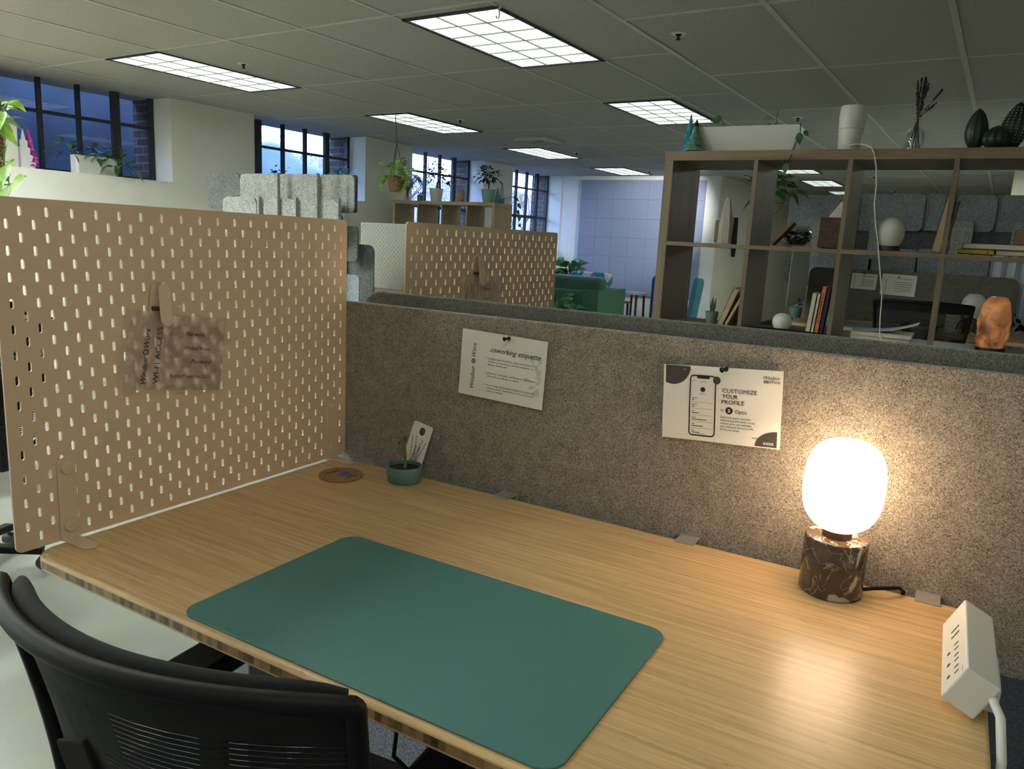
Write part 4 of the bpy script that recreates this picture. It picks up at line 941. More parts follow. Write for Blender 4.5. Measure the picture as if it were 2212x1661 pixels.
st.tube([(.0, 0, hp - .01), (.004, 0, hp + .018), (.012, 0, hp + .004), (.014, 0, hp - .01)], .0018, 6)
st.tube([(.065, -.01, hp - .01), (.075, 0, hp + .012), (.085, 0, hp + .018)], .0018, 6)
st.tube([(.115, -.05, hp - .01), (.118, -.05, hp + .012)], .0018, 6)
ex = Vector((wp + .035, -.02, .02)); st.tube([(wp + .0, -.05, hp), (wp + .03, -.08, hp + .004), (wp + .035, -.09, hp - .05), (wp + .03, -.135, .03), (wp + .028, -.19, -.03), (wp + .018, -.2, -.055)], .0018, 6)
lf.leaf((wp + .034, -.11, hp - .035), (.2, 0, -1), .042, .030, .2, (0.2, -1, .1)); lf.leaf((wp + .018, -.2, -.05), (-.1, 0, -1), .042, .026, .1, (0, -1, 0)); lf.leaf((wp + .04, -.05, hp - .02), (.6, 0, -.6), .03, .02, .1, (0, -1, 0))
st.build('stem', M['leafd'], pl, True); lf.build('foliage', M['leaf'], pl, True)
gb = tag(MB().ball((0, 0, 0), .020, 20, 12).build('glass_ball', M['glass'], smooth=True), 'clear glass ball peeking over the rim of the white planter', 'ball'); gb.location = (X(1660, 257, 2.03), 2.03, S1 + hp + .030)
MB().lathe([(0, -.045), (.014, -.045), (.014, -.018), (0, -.017)], n=16).build('stand', M['dark'], gb)
# diffuser
dx = X(1834, 318, 1.97)
d = thing('diffuser', 'white tapered aroma diffuser on top of the tall shelf', 'diffuser', (dx, 1.97, S1))
d.scale = (1.03, 1.03, 1.36)
MB().lathe([(0, 0), (.037, 0), (.0395, .004), (.0445, .064), (0, .064)], n=36).build('base', M['ceram'], d, True)
MB().lathe([(0, .065), (.0445, .065), (.0470, .095), (.046, .125), (.0445, .128), (0, .128)], n=36).build('cover', M['white'], d, True)
pts = [at(1834, 314, 1.93), at(1848, 311, 1.90), at(1866, 312, 1.88), at(1882, 318, 1.86)]
cordp = [at(1888, 330, 1.838), at(1893, 360, 1.838), at(1893, 400, 1.838), at(1889, 440, 1.838), at(1891, 480, 1.838), at(1896, 520, 1.838), at(1899, 560, 1.838), at(1902, 600, 1.838), at(1905, 640, 1.838), at(1901, 690, 1.838), at(1900, 725, 1.838), at(1912, 748, 1.838)]
cm = MB(); cm.tube([at(1822, 314, 1.93)] + pts + cordp, .0022, 6); o = cm.build('cord', M['ceram'], None, True); tag(o, 'thin white cord hanging down the front of the tall shelf from the diffuser', 'cord')
# bottle vase with lavender
bx_ = X(1974, 317, 1.97)
b = thing('bottle_vase', 'clear glass bottle of dried lavender on top of the tall shelf', 'vase', (bx_, 1.97, S1))
b.scale = (1, 1, 1.2)
MB().lathe([(0, .001), (.030, .001), (.033, .006), (.033, .045), (.028, .062), (.014, .076), (.012, .098), (.0155, .1), (.0155, .104), (.012, .104), (.012, .098), (.0125, .078), (.026, .060), (.031, .044), (.031, .008), (0, .006)], n=28).build('bottle', M['glass'], b, True)
rnd = random.Random(5)
lv = thing('dried_lavender', 'bunch of dark dried lavender standing in the glass bottle', 'dried flowers', (bx_, 1.97, S1 + .008)); lv.scale = (1, 1, 1.24); st = MB(); bd = MB()
for k in range(13):
    a = rnd.uniform(-1, 1); top = Vector((a * .022 if k < 11 else (.052 + .014 * (k - 11)), rnd.uniform(-.015, .015), (rnd.uniform(.155, .225) if k < 11 else .135 + .035 * (k - 11)))); neck = Vector((a * .004, 0, .095)); base = Vector((rnd.uniform(-.022, .022), rnd.uniform(-.015, .015), 0.003))
    st.tube([base, neck, top], .0011, 5)
    d_ = (top - neck).normalized()
    for q in range(8):
        c0 = top - d_ * .0065 * q * (1 + (q > 5) * .5); bd.ball(c0 + Vector((rnd.uniform(-.001, .001), 0, 0)), .0036 * rnd.uniform(.7, 1.1), 6, 4, (1, 1, 1.1))
st.build('stalks', M['bark'], lv); bd.build('flower_heads', M['lav'], lv)
# cacti
def cactus(label, x, y, rx, h, m, ribs=12, spines=False, lean=0, group='ceramic cacti on the tall shelf'):
    t = MB(); N = 48; prof = [(max(1e-5, rx * math.sin(math.pi * (i / 16) ** .85) ** .62 if i < 16 else 1e-5), h * i / 16) for i in range(17)]
    prof[0] = (rx * .55, 0)
    t.lathe(prof, n=N, wob=lambda a, z: 1 + .055 * math.cos(ribs * a), mx=Matrix.Rotation(lean, 4, 'Y'))
    o = t.build('cactus', m, smooth=True); o.location = (x, y, S1 + (abs(lean) * .02)); tag(o, label, 'cactus', group)
    if spines:
        s = MB()
        for k in range(ribs):
            a = 2 * math.pi * k / ribs
            for i in range(3, 15):
                r, z = prof[i]; p = Matrix.Rotation(lean, 4, 'Y') @ Vector((r * 1.06 * math.cos(a), r * 1.06 * math.sin(a), z)); s.ball(p, .0022, 5, 3)
        s.build('spines', M['ceram'], o)
cactus('smooth ribbed dark green cactus, leftmost of the three on the shelf top', X(2104, 318, 1.95), 1.95, .035, .148, M['cact'], 10)
cactus('low round ribbed cactus in the middle of the three on the shelf top', X(2150, 318, 1.93), 1.93, .046, .084, M['cact'], 14)
cactus('tall cactus with pale dots, rightmost of the three on the shelf top', X(2178, 318, 1.99), 2.00, .041, .172, M['cact'], 14, True, R_(6))

# second row
Y2 = 1.98
def P2(u, Y=Y2): return X(u, 530, Y)
tw = MB(); xc = P2(1566)
z = 0
for wd_, hh in ((.052, .068), (.046, .014), (.042, .014), (.036, .014), (.030, .012), (.024, .010), (.016, .010)):
    tw.lathe([(wd_ * .62, z), (wd_ * .60, z + hh * .85), (wd_ * .54, z + hh)], n=6, mx=Matrix.Rotation(.3, 4, 'Z')); z += hh
o = tw.build('crystal_tower', M['selen']); o.scale = (.9, .9, 1.33); o.location = (xc, 1.96, S2); tag(o, 'pale stepped selenite tower on the second shelf row', 'crystal')
o = MB().box((-.034, 0, 0), (.034, .02, .098)).build('wood_block', M['kraft'], bevel=.004); o.location = (P2(1557, 2.04), 2.04, S2); tag(o, 'flat tan block standing behind the selenite tower', 'block')
pk = thing('wooden_plank', 'thin grey wooden plank leaning on the glass bowl', 'plank', (P2(1668, 1.93), 1.93, S2 + .003), 0)
MB().box((-.005, -.03, 0), (.005, .05, .118), Matrix.Rotation(R_(40), 4, 'Y')).build('board', M['woodm'], pk)
gx = P2(1721); bw = thing('glass_bowl', 'round glass fishbowl filled with dark potpourri', 'bowl', (gx, Y2, S2))
bw.scale = (1.38, 1.3, 1.3)
MB().lathe([(0, .001), (.018, .001), (.036, .014), (.041, .030), (.036, .046), (.029, .053), (.033, .060), (.034, .062), (.031, .061), (.027, .053), (.034, .046), (.039, .030), (.034, .016), (.016, .004), (0, .004)], n=32).build('bowl', M['glass'], bw, True)
rnd = random.Random(2); pt = MB()
for k in range(60):
    a = rnd.uniform(0, 6.28); zz = rnd.uniform(.010, .044); rr = .034 * math.sqrt(rnd.random()) * math.sqrt(max(.1, 1 - ((zz - .03) / .028) ** 2)); pt.ball((rr * math.cos(a), rr * math.sin(a), zz), .007, 6, 4, (1, 1, .6))
pt.build('potpourri', M['soil'], bw); bw.children[-1]['kind'] = 'stuff'
xl, xr = P2(1765, 1.93), P2(1818, 1.93)
o = MB().box((0, 0, 0), (.086, .10, .118)).build('wooden_box', M['woodd'], bevel=.002); o.location = (xl, 1.93, S2); tag(o, 'dark brown wooden box beside the glass bowl', 'box')
sl_ = MB(); sl_.prism([(-.004, 0), (.045, .0), (.052, .062), (.038, .064)], -.01, .012, Matrix(((1, 0, 0, 0), (0, 0, -1, 0), (0, 1, 0, 0), (0, 0, 0, 1))))
o = sl_.build('crystal_slab', M['selen'], bevel=.003); o.location = (xl + .028, 1.98, S2 + .1185); tag(o, 'jagged pale selenite slab lying tilted on the dark wooden box', 'crystal')
eg = thing('egg_lamp', 'unlit frosted egg-shaped lamp on a wooden foot, second shelf row', 'lamp', (P2(1921), Y2, S2))
eg.scale = (1.13, 1.13, 1.13)
MB().lathe([(0, 0), (.034, 0), (.034, .016), (0, .016)], n=32).build('foot', M['woodd'], eg, True)
MB().lathe([(.030, .0165), (.038, .030), (.042, .050), (.0425, .066), (.039, .085), (.030, .100), (.016, .110), (0, .1135)], n=36).build('egg_shade', M['frost'], eg, True)
def book(label, loc, w, d, h, cover, rotm=None, spine_text=None, txt=None, group='books on the tall shelf', tm=None, name='book', rotz=0):
    """w thickness (x), d depth (y), h height (z); the spine looks to -y"""
    mx = rotm or Matrix.Identity(4); lift = max(0, -(mx @ Vector((w, 0, 0))).z); t = thing(name, label, 'book', (loc[0], loc[1], loc[2] + lift), rotz, group)
    c = MB(); c.box((0, 0, 0), (.002, d, h)); c.box((w - .002, 0, 0), (w, d, h)); c.box((0, 0, 0), (w, .002, h)); c.build('cover', cover, t, mx=mx)
    MB().box((.0021, .0021, .003), (w - .0021, d - .003, h - .003)).build('pages', M['pages'], t, mx=mx)
    if spine_text:
        a = MB(); vs, fs = text_polys(spine_text, h * .62, w * .45, 0, 0, 0, .01, R_(-90)); a.add([(w * .32 + v.x, -.0004, h * .86 + v.y) for v in vs], fs); a.build('spine_lettering', tm or M['ink'], t, mx=mx)
    return t
bx0 = P2(2013, 1.93)
book('tall tan book leaning left of the third divider, second shelf row', (bx0, 1.92, S2 + .002), .030, .17, .235, M['kraft'], Matrix.Rotation(R_(8), 4, 'Y'))
book('thin brown book leaning behind the tall tan book', (bx0 + .034, 1.95, S2 + .002), .010, .16, .190, M['kraftd'], Matrix.Rotation(R_(8), 4, 'Y'))
rl = Matrix.Rotation(R_(90), 4, 'Y') @ Matrix.Rotation(R_(90), 4, 'X') 
def flat_book(label, x, y, z, L, Wd, H, cover, sp=None, tm=None, group='books lying flat on the second shelf row', rz=0):
    t = thing('book', label, 'book', (x, y, z), rz, group)
    c = MB(); c.box((0, 0, 0), (L, Wd, .002)); c.box((0, 0, H - .002), (L, Wd, H)); c.box((0, 0, 0), (L, .002, H)) if sp else c.box((0, Wd - .002, 0), (L, Wd, H)); c.build('cover', cover, t)
    MB().box((.003, .0021, .0021), (L - .003, Wd - .003, H - .0021)).build('pages', M['pages'], t)
    if sp:
        a = MB(); vs, fs = text_polys(sp, H * .45, H * .55, 0, 0, 0, .01); a.add([(.09 + v.x, -.0004, H * .25 + v.y) for v in vs], fs); a.build('spine_lettering', tm or M['ink'], t)
    return t
fx = X(2068, 545, 1.92)
flat_book('thin yellow-spined book at the bottom of the flat pile', fx, 1.92, S2 + .001, .115, .15, .018, M['yellow'], '4', M['ink'])
flat_book('thick book with pale pages on top of the flat pile', fx + .012, 1.915, S2 + .020, .235, .16, .020, M['kraftd'])
flat_book('long tan book beneath the thick one in the flat pile', fx + .118, 1.925, S2 + .001, .14, .16, .018, M['kraft'])
o = MB().box((0, 0, 0), (.06, .08, .055)).build('small_box', M['kraftd'], bevel=.003); o.location = (X(2195, 500, 1.97), 1.95, S2 + .041); tag(o, 'small brown box on the flat pile of books at the right edge', 'box')
# third row
Y3 = 1.95
def P3(u, v=695, Y=Y3): return X(u, v, Y)
sp = thing('snake_plant', 'small grey-green pot with dark upright leaves, lower left of the tall shelf', 'potted plant', (P3(1536), Y3, S3))
sp.scale = (1.3, 1.3, 1.35)
MB().lathe([(0, 0), (.0165, 0), (.022, .040), (.022, .042), (.019, .042), (.018, .034), (0, .034)], n=28).build('pot', M['greyt'], sp, True)
lf = MB(); lf.leaf((0, 0, .034), (-.02, 0, 1), .060, .010, 0, (0, -1, 0)); lf.leaf((.004, .003, .034), (.08, 0, 1), .055, .009, 0, (0, -1, .1)); lf.leaf((-.004, .0, .034), (-.12, 0, 1), .05, .003, 0, (0, -1, 0)); lf.leaf((.008, 0, .034), (1, 0, -.1), .03, .005, .4); lf.build('foliage', M['leafd'], sp)
bx0 = P3(1560, 700, 1.90)
bx0 -= .022
book('tan book leaning against the first divider, lower shelf row', (bx0, 1.90, S3 + .003), .024, .2, .165, M['kraft'], Matrix.Rotation(R_(20), 4, 'Y'))
book('second tan book leaning right of the first, lower shelf row', (bx0 + .028, 1.90, S3 + .002), .014, .2, .145, M['kraft'], Matrix.Rotation(R_(24), 4, 'Y'))
gl_ = thing('globe_lamp', 'small unlit frosted globe lamp on the lower shelf row', 'lamp', (P3(1691), 1.93, S3))
gl_.scale = (1.15, 1.15, 1.15); MB().lathe([(0, 0), (.027, 0), (.027, .010), (0, .010)], n=28).build('foot', M['woodd'], gl_, True); MB().lathe([(.024, .0105), (.032, .024), (.034, .036), (.031, .050), (.022, .061), (.01, .0665), (0, .0675)], n=32).build('globe_shade', M['frost'], gl_, True)
x = P3(1744, 700, 1.90) - .006
for lab, w_, h_, c_, tx, tm in (('thick cream paperback, leftmost of the upright row', .019, .168, M['cover1'], None, None), ('second cream paperback, orange-tinged, in the upright row', .012, .166, M['cover1'], None, None),
                                ('orange book with FEMINIST on its spine in the upright row', .017, .198, M['orange'], 'FEMINIST', M['ink']), ('black book right of the orange one in the upright row', .016, .196, M['nav'], None, None),
                                ('plum-spined book against the second divider in the upright row', .015, .186, M['purple'], 'THE WORLD', M['pages'])):
    book(lab, (x, 1.895, S3 + .001), w_, .14, h_, c_, Matrix.Rotation(R_(4), 4, 'Y'), tx, tm=tm); x += w_ + .0012
x0 = P3(1835, 730, 1.92); 
flat_book('pale book at the bottom of the stack with the curled page', x0, 1.90, S3 + .001, .215, .17, .018, M['cover1'], group='books stacked under the curled page', rz=R_(3))
flat_book('pale book on top of the stack, just beneath the curled page', x0 + .002, 1.90, S3 + .020, .218, .17, .016, M['cover1'], group='books stacked under the curled page')
cp = MB(); n = 16; vs = []
for i in range(n + 1):
    u = i / n
    for j in (0, 1): vs.append((x0 + .01 + .225 * u, 1.895 + .17 * j, S3 + .038 + .042 * u ** 2.5 + (.0)))
cp.add(vs, [(2 * i, 2 * i + 2, 2 * i + 3, 2 * i + 1) for i in range(n)]); tag(cp.build('curled_page', M['paper'], smooth=True), 'curled cream page lying open on the stack of pale books', 'page')
sx = X(2138, 755, 1.97); sl2 = thing('salt_lamp', 'glowing orange rock salt lamp on a dark base, lower right of the shelf', 'lamp', (sx, 1.97, S3))
MB().lathe([(0, 0), (.046, 0), (.048, .006), (.046, .016), (0, .016)], n=20).build('wooden_base', M['woodd'], sl2, True)
from mathutils import noise as mnoise
sm = MB(); prof = [(.046, .016), (.050, .040), (.053, .075), (.053, .110), (.050, .145), (.044, .178), (.033, .198), (.016, .204), (0, .204)]
sm.lathe(smooth_prof(prof, 2), n=36)
sm.v = [tuple(Vector(v) * 1.0 + Vector((v[0], v[1], 0)).normalized() * .006 * mnoise.noise(Vector(v) * 22) + Vector((0, 0, .002 * mnoise.noise(Vector(v) * 50 + Vector((9, 9, 9)))))) for v in sm.v]
sm.build('salt_rock', M['salt'], sl2)
MB().tube([(-.03, -.04, .004), (-.05, -.062, .002), (-.06, -.085, .002)], .002, 6).build('cord', M['black'], sl2)

# ---------------------------------------------------------------- plants by the windows
def foliage_mb(n, R, L, W, seed, up=.3, c=(0, 0, 0), flat=1.0):
    rnd = random.Random(seed); m = MB(); c = Vector(c)
    for k in range(n):
        a = rnd.uniform(0, 6.28); e = rnd.uniform(-.35, 1.2); d = Vector((math.cos(a) * math.cos(e), math.sin(a) * math.cos(e), math.sin(e) * flat + up))
        p = c + d.normalized() * R * rnd.uniform(.25, 1.0); m.leaf(p, d + Vector((rnd.uniform(-.5, .5), rnd.uniform(-.5, .5), rnd.uniform(-.6, .4))), L * rnd.uniform(.7, 1.2), W * rnd.uniform(.7, 1.2), .5, (rnd.uniform(-.4, .4), rnd.uniform(-.8, .1), 1))
    return m
def trail(st, lf, pts, seed, L=.06, W=.04, step=1):
    rnd = random.Random(seed); st.tube(pts, .003, 5)
    for i in range(1, len(pts), step):
        p = Vector(pts[i]); lf.leaf(p, (rnd.uniform(-1, 1), rnd.uniform(-.4, .4), rnd.uniform(-.8, .1)), L * rnd.uniform(.8, 1.2), W, .4, (rnd.uniform(-.5, .5), -1, .5))
def hanging(label, hookp, top, rb, hb, m_leaf, seed, strands=3, trails=()):
    t = thing('hanging_basket', label, 'hanging plant', top, 0, 'hanging baskets of pothos'); T_ = Vector(top)
    MB().lathe([(0, -hb), (rb * .78, -hb), (rb * .85, -hb * .9), (rb, 0), (rb * .92, 0), (rb * .9, -.03), (0, -.03)], n=24).build('basket', M['wicker'], t, True)
    r = MB(); k0 = Vector(hookp) - T_; kn = k0 * .62; kn = Vector((0, 0, (k0.z) * .55))
    for k in range(strands): a = 6.28 * k / strands + .5; r.tube([(rb * math.cos(a), rb * math.sin(a), -.01), kn], .0035, 5)
    r.tube([kn, k0], .0045, 5); r.build('cord', M['rope'], t)
    f = foliage_mb(46, rb * 1.75, .095, .062, seed, .15, (0, 0, .03)); st = MB()
    for p in trails: trail(st, f, p, seed + 3, .085, .055)
    f.build('foliage', m_leaf, t, True)
    if trails: st.build('stem', M['stem'], t)
hkp = Vector((-3.551, 4.543, ZC)); bt = at(857, 383, 4.55); 
hanging('hanging wicker basket of bright green pothos before the third window', hkp, (hkp.x + .02, 4.55, bt.z), .082, .135, M['leafl'], 4, 3, ([(.08, 0, .04), (.13, 0, .02), (.14, 0, -.05), (.12, 0, -.1)], [(-.08, 0, .04), (-.13, 0, 0), (-.15, 0, -.06)]))
b2_ = at(-38, 280, .45)
def l(u, v, Y=.45): return at(u, v, Y) - b2_
hanging('hanging wicker basket with trailing pothos at the left edge of the photo', (b2_.x, b2_.y, ZC), b2_, .085, .17, M['leafl'], 8, 3,
        ([l(5, 270), l(12, 320), l(5, 360), l(14, 385), l(6, 400), l(40, 395), l(55, 380)], [l(-5, 270), l(0, 345), l(20, 352), l(30, 345)], [l(0, 260), l(14, 225), l(10, 240)], [l(0, 340), l(18, 385), l(20, 400), l(5, 412)]))
# sill of the nearest window
def at_sill(u, v, x=-5.36):
    d = RW.transposed() @ Vector(((u - 1106) / FPX, -(v - 830.5) / FPX, -1)); n = Vector((math.cos(PHI), -math.sin(PHI), 0)); return CAM + d * ((x - CAM.dot(n)) / d.dot(n))
pp = at_sill(205, 376); pp.z = 1.776
pt = thing('sill_planter', 'white trough of pothos on the nearest window sill', 'potted plant', pp, -PHI + R_(90))
MB().prism(rrect(.36, .12, .03, 5), 0, .15).build('trough', M['ceram'], pt, bevel=.006)
f = foliage_mb(26, .16, .085, .055, 11, .1, (-.05, 0, .16)); f2 = foliage_mb(34, .14, .09, .06, 12, -.1, (-.16, .10, .08)); st = MB()
f3 = foliage_mb(16, .12, .10, .05, 13, .2, (.20, 0, .16)); 
for q in (f2, f3): f.add(q.v, q.f)
st.tube([(0, -.07, .15), (.06, -.12, .08), (.02, -.16, -.08), (-.04, -.16, -.11), (-.06, -.15, -.05), (-.10, -.14, -.10), (-.05, -.10, .08)], .004, 5); st.tube([(-.1, -.06, .16), (-.22, -.12, .1), (-.30, -.15, -.12), (-.28, -.15, -.18)], .004, 5)
st.v = [(-x, -y, z) for x, y, z in st.v]; f.v = [(-x, -y, z) for x, y, z in f.v]
f.build('foliage', M['leaf'], pt, True); st.build('stem', M['leafd'], pt)
pp = at_sill(4, 366); pp.z = 1.776
ov = MB().prism([(-.12, 0), (.12, 0)] + [(.12 * math.cos(R_(a)), .29 + .12 * math.sin(R_(a))) for a in range(0, 181, 12)], -.03, .03, Matrix(((0, 0, 1, 0), (1, 0, 0, 0), (0, 1, 0, 0), (0, 0, 0, 1)))).build('arch_vase', M['ceram'], bevel=.01); ov.location = pp; ov.rotation_euler = (0, 0, -PHI); tag(ov, 'cream arch-shaped vase on the nearest window sill at the left edge', 'vase')
pa = MB(); rnd = random.Random(6); ppx = pp + Vector((0, 0, .43))
for k in range(60): a = rnd.uniform(-.5, 1.3); pa.leaf((0, 0, 0), (rnd.uniform(-.3, .3), math.sin(a), math.cos(a) * .8), rnd.uniform(.12, .24), .012, .5)
pa.tube([(0, 0, -.02), (0, 0, .02)], .004, 5)
o = pa.build('pampas_grass', M['pampas']); o.location = ppx; tag(o, 'fluffy white pampas plume in the arch-shaped vase', 'dried grass')
pp = at_sill(54, 366); pp.z = 1.776
tr = MB(); prof = [(.0, 0), (.075, 0)]
for k in range(4): prof += [(.085 - .018 * k, .045 + .055 * k), (.055 - .013 * k, .055 + .055 * k)]
prof += [(0, .30)]; poly = [(x, z) for x, z in prof[1:]] + [(-x, z) for x, z in prof[1:-1][::-1]]
tr.prism(poly, -.006, .006, Matrix(((0, 0, 1, 0), (1, 0, 0, 0), (0, 1, 0, 0), (0, 0, 0, 1)))); o = tr.build('paper_tree', M['whitet']); o.location = pp; tag(o, 'white cut-out paper tree on the nearest window sill', 'ornament')
q = at_sill(66, 367, -5.42)
cone_tree('tinsel_tree', 'magenta tinsel tree behind the white paper tree on the sill', q.x, q.y, 1.776, .31, .07, M['pinkt'], tiers=9, rag=.3)
# plants and ornaments on the pale shelf
SZ = 1.815; YB = 6.28
def potted(label, u, vb, Y, rt, rb, h, pm, fol, name='potted_plant', ribs=0, saucer=False, zz=SZ, fm=None):
    p = at(u, vb, Y); t = thing(name, label, 'potted plant', (p.x, Y, zz))
    prof = [(0, 0), (rb, 0)] + ([(rb + (rt - rb) * k / 14 + (.004 if k % 2 else 0), h * k / 14) for k in range(1, 14)] if ribs else []) + [(rt, h), (rt * .92, h), (rt * .9, h * .9), (0, h * .9)]
    MB().lathe(prof, n=28).build('pot', pm, t, True)
    MB().tube([(0, 0, h * .88), (.01, 0, h + .08)], .008, 6).build('stem', M['bark'], t)
    fol.v = [(x, y, z + h) for x, y, z in fol.v]; fol.build('foliage', fm or M['leafd'], t, True); return t
potted('white pot with a bushy dark plant on the pale oak shelf', 942, 430, YB, .085, .062, .155, M['ceram'], foliage_mb(150, .21, .055, .028, 21, .15, (.0, 0, .10)))
potted('ribbed mint pot with a bushy plant on the pale oak shelf', 1054, 433, YB, .085, .055, .155, M['mint'], foliage_mb(150, .17, .055, .032, 22, .25, (0, 0, .10)), ribs=1, fm=M['leafd'])
p = at(880, 428, YB); v = thing('vase', 'clear glass vase with thin wilting stems at the left end of the pale shelf', 'vase', (p.x, YB, SZ))
MB().lathe([(0, .001), (.05, .001), (.052, .02), (.02, .09), (.016, .12), (.03, .14), (.027, .14), (.013, .12), (.017, .09), (.048, .02), (0, .006)], n=20).build('vase_body', M['glass'], v, True)
st = MB(); lf = MB(); rnd = random.Random(9)
for k in range(9):
    a = rnd.uniform(-1, 1); q = Vector((a * .20 + .03, rnd.uniform(-.05, .05), rnd.uniform(.17, .36))); st.tube([(0, 0, .01), (a * .03, 0, .14), q, q + Vector((a * .09, 0, -.09))], .004, 5); lf.leaf(q, (a, 0, -.3), .09, .028, .6); lf.leaf(q + Vector((a * .05, 0, -.04)), (a, 0, .3), .06, .022, .6)
st.build('stem', M['leafd'], v); lf.build('foliage', M['leaf'], v)
p = at(913, 430, YB); sp2 = thing('spider_plant', 'small teal jar with arching thin leaves on the pale shelf', 'potted plant', (p.x, YB - .05, SZ))
MB().lathe([(0, 0), (.035, 0), (.038, .07), (.03, .075), (0, .07)], n=16).build('pot', M['tealpot'], sp2, True); lf = MB()
for k in range(18): a = rnd.uniform(0, 6.28); lf.leaf((0, 0, .06), (math.cos(a), math.sin(a) * .5, 1.1), rnd.uniform(.16, .27), .014, .7)
lf.build('foliage', M['leaf'], sp2)
p = at(995, 430, YB); fg = MB(); rnd = random.Random(4)
for k, (dx, dz, r) in enumerate(((0, .035, .045), (.0, .085, .05), (.025, .12, .03), (-.025, .12, .028), (0, .10, .045), (.02, .05, .04))): fg.ball((dx, -.01 * (k % 2), dz), r, 12, 8)
o = fg.build('figurine', M['kraft'], smooth=True); o.location = (p.x, YB, SZ); tag(o, 'small tan round figurine between the two potted plants', 'figurine')
p = at(1079, 432, 6.36); cone_tree('glitter_tree', 'mint glitter cone tree right of the mint pot', p.x - .03, 6.36, SZ, .19, .05, M['mint'], tiers=8, rag=.05)
p = at(1084, 432, 6.43); cone_tree('feather_tree', 'tall white feathery tree behind the mint cone tree', p.x + .0, 6.43, SZ, .25, .045, M['pampas'], tiers=8, rag=.3)
for u, lab in ((1093, 'clear glass bell ornament, left of two on the pale shelf'), (1101, 'clear glass bell ornament at the right end of the pale shelf')):
    p = at(u, 434, 6.45); o = MB().lathe([(.028, 0), (.028, .06), (.02, .085), (.006, .1), (.009, .115), (0, .125)], n=16).build('glass_bell', M['glass'], smooth=True); o.location = (p.x, 6.45, SZ); tag(o, lab, 'ornament')
p = at(1098, 434, 6.30); tv = thing('trailing_plant', 'trailing vine hanging over the right end of the pale shelf', 'potted plant', (p.x - .09, 6.30, SZ))
MB().lathe([(0, 0), (.03, 0), (.035, .05), (0, .05)], n=16).build('pot', M['tealpot'], tv, True); st = MB(); lf = MB()
base = Vector((p.x - .09, 6.30, SZ)); q0 = [Vector((0, 0, .05)), at(1108, 425, 6.2) - base, at(1118, 440, 6.2) - base, at(1116, 455, 6.2) - base, at(1123, 465, 6.2) - base, at(1120, 485, 6.2) - base]
trail(st, lf, q0, 5, .07, .045); st.build('stem', M['stem'], tv); lf.build('foliage', M['leaf'], tv)
p = at_sill(740, 430, -5.38); fn = thing('fern', 'small green fern behind the grey felt squares on the second sill', 'potted plant', (p.x, p.y, 1.776))
MB().lathe([(0, 0), (.06, 0), (.08, .13), (0, .13)], n=16).build('pot', M['ceram'], fn, True); foliage_mb(120, .16, .07, .03, 31, .15, (0, 0, .22)).build('foliage', mat('mint_leaf', (.12, .42, .24), .6), fn)
p = at_sill(610, 430, -5.38); fn = thing('sill_plant', 'tiny green leaves just showing over the grey felt squares', 'potted plant', (p.x, p.y, 1.776))
MB().lathe([(0, 0), (.06, 0), (.07, .12), (0, .12)], n=16).build('pot', M['ceram'], fn, True); foliage_mb(20, .16, .07, .04, 33, .1, (0, 0, .14)).build('foliage', M['leafd'], fn)

# ---------------------------------------------------------------- grey felt square partition on the left
def square_partition(label, specs, loc=None, backs=None, poles=(), group='partitions of overlapping grey felt squares'):
    t = thing('felt_partition', label, 'partition', loc, 0, group); L = Vector(loc)
    for (cx, cy, cz, w, h, m, rz) in specs:
        mx = Matrix.Translation(Vector((cx, cy, cz)) - L) @ Matrix.Rotation(rz, 4, 'Z') @ Matrix(((1, 0, 0, 0), (0, 0, -1, 0), (0, 1, 0, 0), (0, 0, 0, 1)))
        MB().prism(rrect(w, h, min(w, h) * .17, 5), -.006, .006, mx).build('felt_square', m, t, bevel=.002)
    for (a, b, r, m) in poles: MB().box((a[0] - L.x - r, a[1] - L.y - .012, a[2] - L.z), (a[0] - L.x + r, a[1] - L.y + .012, b[2] - L.z)).build('upright', m, t)
    return t
Yp = 2.3; sp_ = []
def sq(u0, v0, u1, v1, Y, m, rz=0, out=None):
    a = at(u0, v0, Y); b = at(u1, v1, Y); (sp_ if out is None else out).append(((a.x + b.x) / 2, Y, (a.z + b.z) / 2, abs(b.x - a.x), abs(a.z - b.z), m, rz))
sq(447, 373, 520, 452, Yp + .03, M['feltd']); sq(519, 375, 599, 456, Yp, M['feltl']); sq(601, 376, 685, 460, Yp, M['feltl']); sq(689, 377, 766, 461, Yp + .03, M['feltl'])
sq(750, 378, 771, 460, Yp + .06, M['feltd'])
sq(482, 424, 556, 520, Yp - .05, M['feltl']); sq(561, 428, 640, 520, Yp - .05, M['feltl']); sq(643, 430, 730, 520, Yp - .05, M['feltl'])
sq(480, 440, 740, 640, Yp + .10, M['feltb']); sq(735, 487, 773, 566, Yp + .04, M['feltd']); sq(735, 591, 776, 665, Yp - .02, M['feltb']); sq(735, 525, 806, 700, Yp + .14, M['feltd'])
a = at(752, 372, Yp - .03); gz = at(752, 690, Yp - .03).z
po = [((a.x, Yp - .03, gz), (0, 0, a.z), .003, M['acry'])]
for u, v in ((560, 426), (640, 428), (732, 430), (600, 375), (686, 376)):
    q = at(u, v, Yp - .07); po.append(((q.x, Yp - .07, q.z - .3), (0, 0, q.z + .004), .008, M['feltl']))
square_partition('partition of overlapping light grey felt squares rising over the large pegboard', sp_, (at(620, 450, Yp).x, Yp, .0), poles=po)
